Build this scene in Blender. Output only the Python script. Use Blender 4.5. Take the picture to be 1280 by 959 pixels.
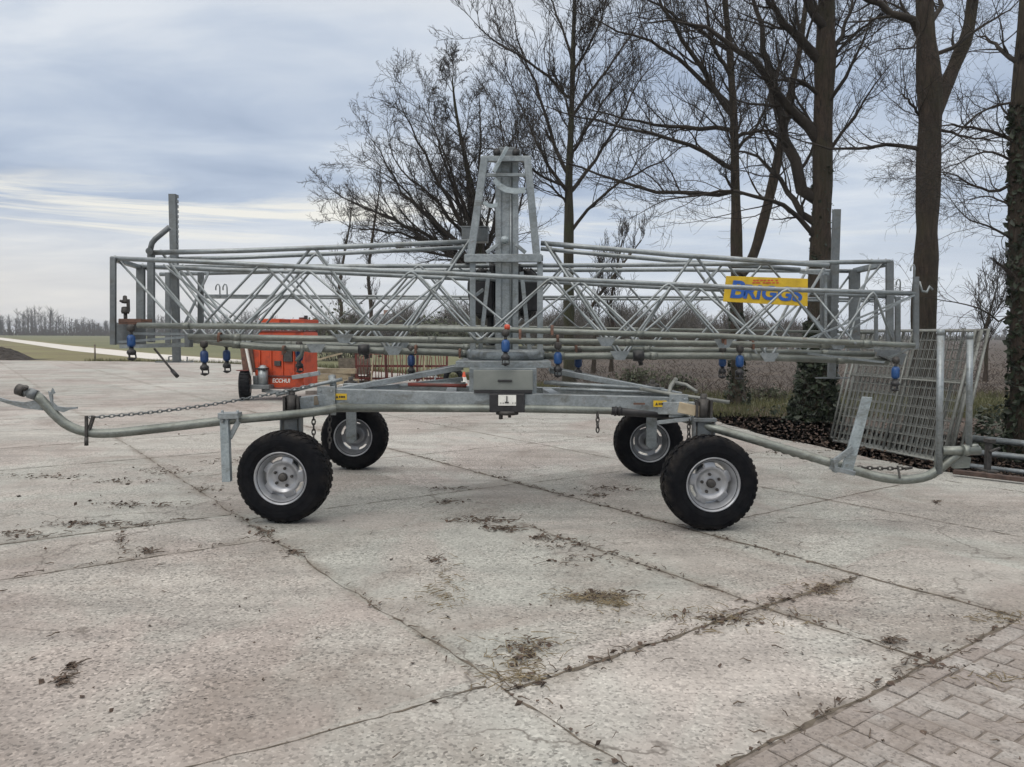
import bpy, bmesh, math, random
import numpy as np
from mathutils import Vector, Matrix

for o in list(bpy.data.objects):
    bpy.data.objects.remove(o, do_unlink=True)
scene = bpy.context.scene
COL = scene.collection
R = math.radians

# ------------------------------------------------------------------ camera
F, CAM_H, HC, ROLL = 961.0, 1.6, 417.5, 0.27
PITCH = math.atan((479.5 - HC) / F)
fw = np.array([0, math.cos(PITCH), -math.sin(PITCH)])
up0 = np.array([0, math.sin(PITCH), math.cos(PITCH)])
rt0 = np.array([1., 0, 0])
rt = rt0 * math.cos(R(ROLL)) + up0 * math.sin(R(ROLL))
up = up0 * math.cos(R(ROLL)) - rt0 * math.sin(R(ROLL))
CAMP = np.array([0, 0, CAM_H])
cd = bpy.data.cameras.new('camera')
cam = bpy.data.objects.new('camera', cd)
COL.objects.link(cam)
m = Matrix.Identity(4)
for i in range(3):
    m[i][0], m[i][1], m[i][2], m[i][3] = rt[i], up[i], -fw[i], CAMP[i]
cam.matrix_world = m
cd.sensor_width = 36
cd.lens = F / 1280 * 36
cd.clip_end = 6000
cd.clip_start = 0.05
scene.camera = cam


def ray(px, py):
    return fw + rt * (px - 640) / F + up * (479.5 - py) / F


def at(px, py, Y):
    d = ray(px, py)
    return Vector(CAMP + d * (Y / d[1]))


def gp(px, py, z=0.0):
    d = ray(px, py)
    return Vector(CAMP + d * ((z - CAM_H) / d[2]))


# ------------------------------------------------------------------ world, sun, exposure
world = bpy.data.worlds.new('World')
scene.world = world
world.use_nodes = True
SUN_EL, SUN_AZ = R(38), R(215)      # azimuth measured like the sky node's rotation
nt = world.node_tree
nt.nodes.clear()


class NT:
    """small helper to write node trees compactly"""
    def __init__(s, tree):
        s.t = tree

    def n(s, typ, **kw):
        nd = s.t.nodes.new(typ)
        for k, v in kw.items():
            if k.startswith('i_'):
                key = k[2:]
                key = int(key) if key.isdigit() else key.replace('_', ' ')
                s.set(nd.inputs[key], v)
            else:
                setattr(nd, k, v)
        return nd

    def set(s, sock, v):
        if isinstance(v, bpy.types.NodeSocket):
            s.t.links.new(v, sock)
        elif isinstance(v, bpy.types.Node):
            s.t.links.new(v.outputs[0], sock)
        else:
            if hasattr(sock.default_value, '__len__') and isinstance(v, (tuple, list)):
                n = len(sock.default_value)
                v = tuple(v) + (1.0,) * (n - len(v))
            sock.default_value = v

    def math(s, op, a, b=0.0, c=0.0, clamp=False):
        nd = s.n('ShaderNodeMath', operation=op)
        nd.use_clamp = clamp
        s.set(nd.inputs[0], a); s.set(nd.inputs[1], b); s.set(nd.inputs[2], c)
        return nd.outputs[0]

    def mix(s, fac, a, b, blend='MIX'):
        nd = s.n('ShaderNodeMix', data_type='RGBA', blend_type=blend)
        s.set(nd.inputs[0], fac); s.set(nd.inputs[6], a); s.set(nd.inputs[7], b)
        return nd.outputs[2]

    def ramp(s, fac, stops, interp='LINEAR'):
        nd = s.n('ShaderNodeValToRGB')
        s.set(nd.inputs[0], fac)
        cr = nd.color_ramp
        cr.interpolation = interp
        while len(cr.elements) < len(stops):
            cr.elements.new(0.5)
        for e, (p, c) in zip(cr.elements, stops):
            e.position = p
            e.color = (c, c, c, 1) if isinstance(c, (int, float)) else tuple(c) + (1,)
        return nd.outputs[0]

    def noise(s, vec, scale, detail=4, rough=0.5, dist=0.0, out=0):
        nd = s.n('ShaderNodeTexNoise')
        s.set(nd.inputs['Vector'], vec)
        nd.inputs['Scale'].default_value = scale
        nd.inputs['Detail'].default_value = detail
        nd.inputs['Roughness'].default_value = rough
        nd.inputs['Distortion'].default_value = dist
        return nd.outputs[out]

    def mapping(s, vec, scale=(1, 1, 1), rot=(0, 0, 0), loc=(0, 0, 0)):
        nd = s.n('ShaderNodeMapping')
        s.set(nd.inputs[0], vec)
        nd.inputs['Location'].default_value = loc
        nd.inputs['Rotation'].default_value = rot
        nd.inputs['Scale'].default_value = scale
        return nd.outputs[0]


def build_sky():
    N = NT(nt)
    tc = N.n('ShaderNodeTexCoord').outputs['Generated']
    sky = N.n('ShaderNodeTexSky', sky_type='NISHITA', sun_disc=False)
    sky.sun_elevation = SUN_EL
    sky.sun_rotation = SUN_AZ
    sep = N.n('ShaderNodeSeparateXYZ', i_0=tc)
    x, y, z = sep.outputs
    zz = N.math('MAXIMUM', z, 0.0)
    den = N.math('ADD', zz, 0.13)
    u = N.math('DIVIDE', x, den)
    v = N.math('DIVIDE', y, den)
    uv = N.n('ShaderNodeCombineXYZ', i_0=u, i_1=v, i_2=0.0).outputs[0]
    wide = N.mapping(uv, (0.62, 1.05, 1), (0, 0, R(-14)), (3.1, 0.4, 0))
    n1 = N.noise(wide, 1.0, 6, 0.5, 0.4)
    n2 = N.noise(N.mapping(uv, (1.5, 2.4, 1), (0, 0, R(16)), (7.3, 1.9, 0)), 1.0, 7, 0.55, 0.6)
    k = N.math('ADD', N.math('MULTIPLY', n1, 0.68), N.math('MULTIPLY', n2, 0.32))
    cloud = N.ramp(k, [(0.37, (0.405, 0.485, 0.625)), (0.46, (0.505, 0.585, 0.715)), (0.53, (0.61, 0.68, 0.785)), (0.62, (0.78, 0.825, 0.885))])
    # paler, warmer band close to the horizon, with thin bright breaks
    side0 = N.ramp(N.math('ADD', N.math('MULTIPLY', x, 0.5), 0.5), [(0.22, 1.0), (0.55, 0.0)])
    hb = N.ramp(z, [(0.0, 1.0), (0.06, 0.85), (0.15, 0.0)])
    cloud = N.mix(N.math('MULTIPLY', hb, 0.75), cloud, N.mix(side0, (0.76, 0.80, 0.86, 1), (0.88, 0.82, 0.74, 1)))
    ang = N.n('ShaderNodeCombineXYZ', i_0=N.math('MULTIPLY', x, 2.4), i_1=N.math('MULTIPLY', N.math('ADD', z, N.math('MULTIPLY', x, 0.03)), 30.0), i_2=4.1).outputs[0]
    st = N.noise(ang, 1.0, 7, 0.62, 0.9)
    streak = N.ramp(st, [(0.47, 0.0), (0.60, 1.0)])
    band = N.ramp(z, [(0.085, 0.0), (0.115, 1.0), (0.15, 1.0), (0.185, 0.0)])
    side = N.ramp(x, [(0.0, 1.0), (0.55, 0.25)])
    side = N.ramp(N.math('ADD', N.math('MULTIPLY', x, 0.5), 0.5), [(0.2, 1.0), (0.46, 0.9), (0.62, 0.25)])
    f = N.math('MULTIPLY', N.math('MULTIPLY', streak, band), side)
    cloud = N.mix(N.math('MULTIPLY', f, 0.95), cloud, (0.97, 0.94, 0.85, 1))
    # the overcast dome is brighter high up, as overcast skies are
    cloud = N.mix(N.ramp(z, [(0.36, 0.0), (0.62, 1.0)]), cloud, (0.68, 0.655, 0.62, 1))
    boost = N.n('ShaderNodeMapRange', i_0=z, i_1=0.40, i_2=0.85, i_3=1.0, i_4=3.3).outputs[0]
    cs = N.n('ShaderNodeVectorMath', operation='SCALE')
    N.set(cs.inputs[0], cloud)
    N.set(cs.inputs[3], N.math('MULTIPLY', boost, 10.0))
    col = N.mix(0.93, sky.outputs[0], cs.outputs[0])
    bg = N.n('ShaderNodeBackground', i_0=col, i_1=0.1)
    out = N.n('ShaderNodeOutputWorld')
    N.t.links.new(bg.outputs[0], out.inputs[0])


build_sky()
sd = bpy.data.lights.new('sun', 'SUN')
sd.energy = 0.8
sd.angle = R(20)
sd.color = (1.0, 0.95, 0.88)
sun = bpy.data.objects.new('sun', sd)
COL.objects.link(sun)
az = SUN_AZ
sdir = Vector((math.sin(az) * math.cos(SUN_EL), math.cos(az) * math.cos(SUN_EL), math.sin(SUN_EL)))
sun.rotation_euler = sdir.to_track_quat('Z', 'Y').to_euler()
sun.location = (0, 0, 30)
vs = scene.view_settings
vs.view_transform = 'Standard'
vs.look = 'None'
vs.exposure = 0.0
vs.gamma = 1.0
vs.use_curve_mapping = False

rng = random.Random(7)
nrg = np.random.default_rng(11)

# ------------------------------------------------------------------ materials


def material(name, build):
    mt = bpy.data.materials.new(name)
    mt.use_nodes = True
    N = NT(mt.node_tree)
    b = N.t.nodes['Principled BSDF']
    build(N, b)
    return mt


def obj_co(N):
    return N.n('ShaderNodeTexCoord').outputs['Object']


def pos_co(N):
    return N.n('ShaderNodeNewGeometry').outputs['Position']


def bump(N, b, h, strength=0.3, dist=0.01):
    nd = N.n('ShaderNodeBump', i_Height=h)
    nd.inputs['Strength'].default_value = strength
    nd.inputs['Distance'].default_value = dist
    N.set(b.inputs['Normal'], nd.outputs[0])


def simple(name, c1, c2, scale=8, rough=0.6, metal=0.0, bstr=0.15, detail=5, lo=0.35, hi=0.65, bd=0.004):
    def f(N, b):
        p = pos_co(N)
        n = N.noise(p, scale, detail, 0.6)
        N.set(b.inputs['Base Color'], N.ramp(n, [(lo, c1), (hi, c2)]))
        b.inputs['Roughness'].default_value = rough
        b.inputs['Metallic'].default_value = metal
        bump(N, b, N.noise(p, scale * 5, 3), bstr, bd)
    return material(name, f)


def galv(name, c1, c2, rough=0.48, metal=0.45):
    def f(N, b):
        p = pos_co(N)
        big = N.noise(p, 3.0, 5, 0.65)
        vor = N.n('ShaderNodeTexVoronoi', i_Scale=70.0)
        N.set(vor.inputs['Vector'], p)
        sp = N.n('ShaderNodeSeparateColor', i_0=vor.outputs['Color']).outputs[0]
        base = N.ramp(big, [(0.3, c1), (0.68, c2)])
        spang = N.ramp(sp, [(0.0, 0.86), (1.0, 1.1)])
        base = N.mix(1.0, base, spang, 'MULTIPLY')
        grime = N.ramp(N.noise(N.mapping(p, (0.5, 1, 1)), 9, 6, 0.75, 0.5), [(0.50, 0.0), (0.70, 0.7)])
        rustm = N.ramp(N.noise(p, 5.5, 6, 0.75, 0.3), [(0.63, 0.0), (0.70, 0.5)])
        base = N.mix(grime, base, (0.10, 0.097, 0.080, 1))
        base = N.mix(rustm, base, (0.12, 0.072, 0.045, 1))
        N.set(b.inputs['Base Color'], base)
        b.inputs['Metallic'].default_value = metal
        N.set(b.inputs['Roughness'], N.ramp(sp, [(0, rough - 0.08), (1, rough + 0.12)]))
        bump(N, b, N.noise(p, 90, 2), 0.12, 0.002)
    return material(name, f)


M = {}
M['galv'] = galv('galvanised_steel', (0.185, 0.21, 0.222), (0.315, 0.345, 0.36), 0.40, 0.55)
M['galv_green'] = galv('galvanised_pipe', (0.135, 0.150, 0.138), (0.235, 0.252, 0.232), 0.42, 0.55)
M['galv_light'] = galv('bright_galvanised_steel', (0.25, 0.295, 0.315), (0.36, 0.41, 0.43), 0.42, 0.35)
M['galv_dark'] = galv('dull_galvanised_steel', (0.11, 0.122, 0.13), (0.18, 0.198, 0.208))
M['panel_galv'] = galv('weathered_galvanised_wire', (0.15, 0.158, 0.148), (0.25, 0.26, 0.245), 0.5, 0.35)
M['silver'] = simple('silver_rim_paint', (0.27, 0.28, 0.30), (0.40, 0.41, 0.43), 9, 0.34, 0.55, 0.08)
M['rubber'] = simple('tyre_rubber', (0.0035, 0.004, 0.0055), (0.007, 0.0078, 0.010), 25, 0.7, 0, 0.25)
M['rubber'].node_tree.nodes['Principled BSDF'].inputs['Specular IOR Level'].default_value = 0.18
def tyre_dust(N, b):
    p = obj_co(N)
    sep = N.n('ShaderNodeSeparateXYZ', i_0=p)
    rad = N.math('SQRT', N.math('ADD', N.math('MULTIPLY', sep.outputs[0], sep.outputs[0]), N.math('MULTIPLY', sep.outputs[2], sep.outputs[2])))
    d = N.noise(p, 9.0, 6, 0.7)
    k = N.math('MULTIPLY', N.ramp(d, [(0.42, 0.0), (0.72, 1.0)]), N.n('ShaderNodeMapRange', i_0=rad, i_1=0.33, i_2=0.392, i_3=0.10, i_4=0.6).outputs[0])
    b.inputs['Specular IOR Level'].default_value = 0.08
    b.inputs['Roughness'].default_value = 0.72
    N.set(b.inputs['Base Color'], N.mix(k, N.ramp(N.noise(p, 25, 4), [(0.35, (0.0035, 0.004, 0.0055)), (0.65, (0.007, 0.0078, 0.010))]), (0.062, 0.053, 0.045, 1)))
    bump(N, b, N.noise(p, 60, 3), 0.25, 0.003)


M['tyre_rubber'] = material('dusty_tyre_rubber', tyre_dust)
M['black'] = simple('black_plastic', (0.012, 0.012, 0.014), (0.022, 0.022, 0.024), 20, 0.45)
M['dark_iron'] = simple('dark_iron', (0.035, 0.033, 0.032), (0.075, 0.07, 0.066), 18, 0.55, 0.4)
M['blue'] = simple('blue_plastic', (0.008, 0.045, 0.15), (0.013, 0.07, 0.22), 20, 0.4)
M['dark_blue'] = simple('dark_blue_plastic', (0.008, 0.03, 0.10), (0.015, 0.05, 0.16), 20, 0.4)
M['yellow'] = simple('yellow_sign_paint', (0.40, 0.26, 0.012), (0.60, 0.40, 0.02), 9, 0.45, 0, 0.1, 6, 0.28, 0.6)
M['sign_blue'] = simple('blue_lettering', (0.014, 0.07, 0.30), (0.03, 0.12, 0.42), 30, 0.5)
M['red'] = simple('red_lettering', (0.45, 0.06, 0.03), (0.55, 0.08, 0.03), 20, 0.5)
M['white'] = simple('white_plastic', (0.62, 0.62, 0.58), (0.74, 0.74, 0.70), 20, 0.4)
M['cabinet'] = simple('grey_cabinet_paint', (0.15, 0.165, 0.155), (0.20, 0.215, 0.20), 4, 0.5)
M['orange'] = simple('orange_machine_paint', (0.20, 0.024, 0.010), (0.46, 0.055, 0.010), 5, 0.5, 0, 0.1, 6, 0.28, 0.52)
M['rust'] = simple('rusty_steel', (0.075, 0.045, 0.035), (0.16, 0.085, 0.06), 12, 0.85)
M['darkrust'] = simple('dark_rusty_steel', (0.035, 0.024, 0.020), (0.085, 0.055, 0.045), 12, 0.9)
M['darkred'] = simple('dark_red_paint', (0.060, 0.022, 0.016), (0.17, 0.032, 0.024), 8, 0.6)
M['wood'] = simple('sawn_timber', (0.26, 0.21, 0.14), (0.40, 0.34, 0.24), 6, 0.8)
M['oldwood'] = simple('old_timber', (0.10, 0.085, 0.065), (0.19, 0.165, 0.13), 9, 0.85)
M['straw'] = simple('straw', (0.10, 0.078, 0.045), (0.23, 0.185, 0.115), 30, 0.9)
M['twigdebris'] = simple('dead_twigs', (0.055, 0.042, 0.033), (0.14, 0.11, 0.085), 30, 0.9)
M['deadleaf'] = simple('dead_leaves', (0.07, 0.042, 0.025), (0.19, 0.115, 0.07), 25, 0.85)
M['vergeleaf'] = simple('dark_fallen_leaves', (0.035, 0.024, 0.018), (0.10, 0.068, 0.05), 25, 0.9)
M['ivy'] = simple('ivy_leaves', (0.008, 0.014, 0.007), (0.024, 0.036, 0.015), 9, 0.6)
M['grass'] = simple('grass_blades', (0.045, 0.052, 0.018), (0.12, 0.115, 0.048), 2.0, 0.8)
M['moss'] = simple('joint_soil_and_moss', (0.058, 0.048, 0.036), (0.13, 0.108, 0.084), 9, 0.95, 0, 0.5)
M['hose'] = simple('black_hose', (0.010, 0.010, 0.012), (0.02, 0.02, 0.022), 15, 0.4)
M['soil'] = simple('dark_soil', (0.016, 0.013, 0.011), (0.042, 0.034, 0.028), 4, 0.95, 0, 0.8, bd=0.05)
M['rooftile'] = simple('grey_roof_tiles', (0.10, 0.11, 0.12), (0.16, 0.17, 0.18), 2, 0.8)
M['brickwall'] = simple('brown_brick', (0.20, 0.12, 0.085), (0.28, 0.17, 0.12), 6, 0.9)
M['housewall'] = simple('weathered_house_wall', (0.13, 0.125, 0.105), (0.18, 0.17, 0.145), 3, 0.9)
M['bed'] = simple('sandy_soil_in_paver_joints', (0.095, 0.080, 0.068), (0.18, 0.155, 0.135), 14, 0.95, 0, 0.6)
M['stone'] = simple('grey_slabs', (0.25, 0.24, 0.22), (0.38, 0.37, 0.34), 7, 0.85)


def bark(name, a, b_, moss, mossamt):
    def f(N, b):
        p = pos_co(N)
        st = N.noise(N.mapping(p, (1, 1, 0.16)), 24, 7, 0.75, 0.9)
        base = N.ramp(st, [(0.3, a), (0.7, b_)])
        mm = N.ramp(N.noise(p, 2.2, 4, 0.6), [(0.42, 0.0), (0.66, 1.0)])
        base = N.mix(N.math('MULTIPLY', mm, mossamt), base, moss + (1,))
        N.set(b.inputs['Base Color'], base)
        b.inputs['Roughness'].default_value = 0.92
        bump(N, b, st, 1.0, 0.08)
    return material(name, f)


M['bark'] = bark('brown_bark', (0.007, 0.005, 0.004), (0.088, 0.062, 0.044), (0.036, 0.036, 0.015), 0.55)
M['bark_green'] = bark('mossy_bark', (0.018, 0.016, 0.010), (0.055, 0.048, 0.03), (0.038, 0.044, 0.016), 0.85)
M['twig'] = simple('twig_bark', (0.014, 0.011, 0.009), (0.032, 0.025, 0.019), 3, 0.9)
M['shrub_twig'] = simple('shrub_twigs', (0.042, 0.035, 0.028), (0.085, 0.072, 0.055), 1.5, 0.9)
M['bush_green'] = simple('grey_green_bush', (0.045, 0.055, 0.032), (0.10, 0.11, 0.07), 1.2, 0.9)

SA = R(-54)            # direction in which the slab joints run
nx, ny = math.cos(R(36)), math.sin(R(36))
sx_, sy_ = math.cos(SA), math.sin(SA)


def ns(n, s, z=0.0):
    return Vector((nx * n + sx_ * s, ny * n + sy_ * s, z))


def build_concrete(N, b):
    p = pos_co(N)
    q = N.mapping(p, (1, 1, 1), (0, 0, R(-36)))       # x = across joints, y = -along
    sep = N.n('ShaderNodeSeparateXYZ', i_0=q)
    cx = N.math('FLOOR', N.math('DIVIDE', N.math('ADD', sep.outputs[0], 0.05), 1.98))
    cy = N.math('FLOOR', N.math('DIVIDE', N.math('ADD', sep.outputs[1], 1.0), 3.9))
    wn = N.n('ShaderNodeTexWhiteNoise', noise_dimensions='2D', i_Vector=N.n('ShaderNodeCombineXYZ', i_0=cx, i_1=cy).outputs[0])
    slab = wn.outputs['Value']
    big = N.noise(p, 0.55, 5, 0.6, 0.5)
    mid = N.noise(p, 2.6, 6, 0.65, 0.3)
    base = N.ramp(big, [(0.30, (0.258, 0.236, 0.221)), (0.45, (0.302, 0.280, 0.264)), (0.54, (0.298, 0.294, 0.277)), (0.70, (0.358, 0.347, 0.328))])
    base = N.mix(1.0, base, N.ramp(mid, [(0.25, 0.84), (0.5, 1.0), (0.75, 1.10)]), 'MULTIPLY')
    base = N.mix(1.0, base, N.ramp(slab, [(0, (0.86, 0.83, 0.81)), (0.3, (1.03, 0.99, 0.965)), (0.6, (0.92, 0.94, 0.915)), (1, (1.13, 1.125, 1.11))]), 'MULTIPLY')
    # swept, wheel-worn streaks
    sw = N.noise(N.mapping(p, (0.35, 2.6, 1), (0, 0, R(14))), 1.3, 5, 0.6, 0.4)
    base = N.mix(1.0, base, N.ramp(sw, [(0.32, 0.80), (0.5, 1.0), (0.7, 1.10)]), 'MULTIPLY')
    # damp, dirty patches and wheel-swept dust
    dirt = N.ramp(N.noise(N.mapping(p, (1, 1, 1), (0, 0, 0.4), (4, 2, 0)), 0.7, 7, 0.70, 0.9), [(0.49, 0.0), (0.68, 0.68)])
    base = N.mix(dirt, base, (0.160, 0.133, 0.115, 1))
    # exposed aggregate: light and dark grains
    v1 = N.n('ShaderNodeTexVoronoi', i_Scale=78.0)
    N.set(v1.inputs['Vector'], p)
    g1 = N.n('ShaderNodeSeparateColor', i_0=v1.outputs['Color']).outputs[0]
    worn = N.ramp(N.noise(p, 0.7, 4, 0.6), [(0.36, 0.40), (0.58, 1.0)])
    grains = N.ramp(g1, [(0.0, 0.38), (0.13, 0.62), (0.30, 0.97), (0.80, 1.06), (0.93, 1.35), (1.0, 1.5)])
    base = N.mix(worn, base, N.mix(1.0, base, grains, 'MULTIPLY'))
    v2 = N.n('ShaderNodeTexVoronoi', i_Scale=26.0)
    N.set(v2.inputs['Vector'], p)
    pits = N.math('MULTIPLY', N.ramp(v2.outputs['Distance'], [(0.10, 1.0), (0.19, 0.0)]), N.ramp(N.n('ShaderNodeSeparateColor', i_0=v2.outputs['Color']).outputs[1], [(0.70, 0.0), (0.76, 1.0)]))
    base = N.mix(N.math('MULTIPLY', pits, 0.7), base, (0.09, 0.075, 0.065, 1))
    # soil and moss washed into the joints and spread over the slab edges
    negs = sep.outputs[1]
    wobble = N.math('MULTIPLY', N.math('SUBTRACT', N.noise(p, 9.0, 5, 0.7), 0.5), 0.11)
    patch = N.ramp(N.noise(p, 1.7, 5, 0.65), [(0.40, 0.05), (0.62, 1.0)])
    band = None
    for axis, c0, wd in ((0, 4.86, 0.13), (0, 3.83, 0.09), (0, 1.96, 0.09), (1, 2.71, 0.13), (1, 1.76, 0.22), (1, 6.9, 0.10), (1, 5.9, 0.08), (0, -0.1, 0.05), (0, 6.85, 0.05)):
        d = N.math('ABSOLUTE', N.math('ADD', N.math('SUBTRACT', sep.outputs[axis], c0), wobble))
        k = N.n('ShaderNodeMapRange', i_0=d, i_1=0.0, i_2=wd, i_3=1.0, i_4=0.0).outputs[0]
        if (axis, c0) == (1, 2.71):
            k = N.math('MULTIPLY', k, N.math('GREATER_THAN', sep.outputs[0], 1.96))
            k = N.math('MULTIPLY', k, N.math('LESS_THAN', sep.outputs[0], 4.86))
        if (axis, c0) == (0, 3.83):
            k = N.math('MULTIPLY', k, N.math('LESS_THAN', negs, 5.2))
        if axis == 1 and c0 > 5:
            k = N.math('MULTIPLY', k, N.math('LESS_THAN', sep.outputs[0], 1.96))
        band = k if band is None else N.math('MAXIMUM', band, k)
    base = N.mix(N.math('MULTIPLY', N.math('MULTIPLY', band, patch), 0.72), base, (0.125, 0.103, 0.082, 1))
    # hairline cracks
    v3 = N.n('ShaderNodeTexVoronoi', feature='DISTANCE_TO_EDGE', i_Scale=0.55)
    wob = N.n('ShaderNodeVectorMath', operation='ADD')
    N.set(wob.inputs[0], p)
    sc = N.n('ShaderNodeVectorMath', operation='SCALE')
    N.set(sc.inputs[0], N.noise(p, 1.6, 5, 0.6, 0, out=1)); sc.inputs[3].default_value = 0.7
    N.set(wob.inputs[1], sc.outputs[0])
    N.set(v3.inputs['Vector'], wob.outputs[0])
    cr = N.math('MULTIPLY', N.ramp(v3.outputs['Distance'], [(0.0022, 1.0), (0.0055, 0.0)]), N.ramp(N.noise(p, 0.5, 2), [(0.46, 0.0), (0.56, 0.75)]))
    base = N.mix(cr, base, (0.07, 0.058, 0.048, 1))
    N.set(b.inputs['Base Color'], base)
    N.set(b.inputs['Roughness'], N.ramp(mid, [(0.3, 0.72), (0.7, 0.92)]))
    h = N.math('ADD', N.math('MULTIPLY', g1, 0.5), N.math('SUBTRACT', N.math('MULTIPLY', mid, 2.0), N.math('MULTIPLY', pits, 1.5)))
    bump(N, b, h, 0.45, 0.006)


M['concrete'] = material('concrete_slabs', build_concrete)


def build_pavers(N, b):
    p = pos_co(N)
    isl = N.n('ShaderNodeNewGeometry').outputs['Random Per Island']
    base = N.ramp(isl, [(0.0, (0.205, 0.180, 0.167)), (0.35, (0.255, 0.230, 0.214)), (0.7, (0.270, 0.254, 0.240)), (1.0, (0.315, 0.297, 0.280))])
    mid = N.noise(p, 6.0, 6, 0.7)
    base = N.mix(1.0, base, N.ramp(mid, [(0.25, 0.70), (0.5, 1.0), (0.75, 1.2)]), 'MULTIPLY')
    dirt = N.ramp(N.noise(p, 2.0, 7, 0.7, 0.8), [(0.40, 0.0), (0.60, 0.92)])
    base = N.mix(dirt, base, (0.185, 0.160, 0.143, 1))
    v1 = N.n('ShaderNodeTexVoronoi', i_Scale=90.0)
    N.set(v1.inputs['Vector'], p)
    g1 = N.n('ShaderNodeSeparateColor', i_0=v1.outputs['Color']).outputs[0]
    base = N.mix(0.7, base, N.mix(1.0, base, N.ramp(g1, [(0.0, 0.5), (0.2, 0.9), (1.0, 1.25)]), 'MULTIPLY'))
    N.set(b.inputs['Base Color'], base)
    b.inputs['Roughness'].default_value = 0.88
    bump(N, b, N.math('ADD', mid, N.math('MULTIPLY', g1, 0.3)), 0.5, 0.006)


M['pavers'] = material('clay_pavers', build_pavers)


def ground_mat(name, stops, scale, fine, bs=0.8, bd=0.05, stretch=None):
    def f(N, b):
        p = pos_co(N)
        if stretch:
            p = N.mapping(p, stretch)
        n1 = N.noise(p, scale, 7, 0.65, 0.4)
        n2 = N.noise(p, fine, 4, 0.7)
        k = N.math('ADD', N.math('MULTIPLY', n1, 0.65), N.math('MULTIPLY', n2, 0.35))
        N.set(b.inputs['Base Color'], N.ramp(k, stops))
        b.inputs['Roughness'].default_value = 0.95
        bump(N, b, n2, bs, bd)
    return material(name, f)


M['field'] = ground_mat('winter_grass_field', [(0.34, (0.06, 0.064, 0.028)), (0.48, (0.09, 0.096, 0.04)), (0.62, (0.135, 0.128, 0.062))], 0.06, 3.0, stretch=(1, 1, 1))
M['rough_grass'] = ground_mat('rough_yellow_grass', [(0.34, (0.085, 0.06, 0.036)), (0.48, (0.12, 0.105, 0.045)), (0.62, (0.15, 0.146, 0.055))], 0.10, 2.0)
M['green_strip'] = ground_mat('green_grass_strip', [(0.34, (0.045, 0.045, 0.022)), (0.6, (0.105, 0.105, 0.042))], 0.4, 6.0)
M['plough'] = ground_mat('brown_field', [(0.33, (0.020, 0.014, 0.010)), (0.48, (0.040, 0.028, 0.020)), (0.66, (0.072, 0.053, 0.038))], 0.45, 5.0)
M['verge'] = ground_mat('leafy_verge_soil', [(0.33, (0.028, 0.021, 0.017)), (0.48, (0.065, 0.048, 0.038)), (0.66, (0.14, 0.10, 0.08))], 0.9, 12.0)
M['path'] = ground_mat('pale_concrete_path', [(0.33, (0.42, 0.40, 0.37)), (0.66, (0.54, 0.52, 0.49))], 0.5, 6.0, 0.2)

# ------------------------------------------------------------------ mesh helpers


def link(name, mesh, parent=None):
    o = bpy.data.objects.new(name, mesh)
    COL.objects.link(o)
    if parent is not None:
        o.parent = parent
    return o


def tag(o, label=None, cat=None, group=None, kind=None):
    if label: o['label'] = label
    if cat: o['category'] = cat
    if group: o['group'] = group
    if kind: o['kind'] = kind
    return o


def empty(name, loc=(0, 0, 0), rz=0.0):
    o = bpy.data.objects.new(name, None)
    o.empty_display_size = 0.2
    o.location = loc
    o.rotation_euler = (0, 0, rz)
    COL.objects.link(o)
    return o


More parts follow.
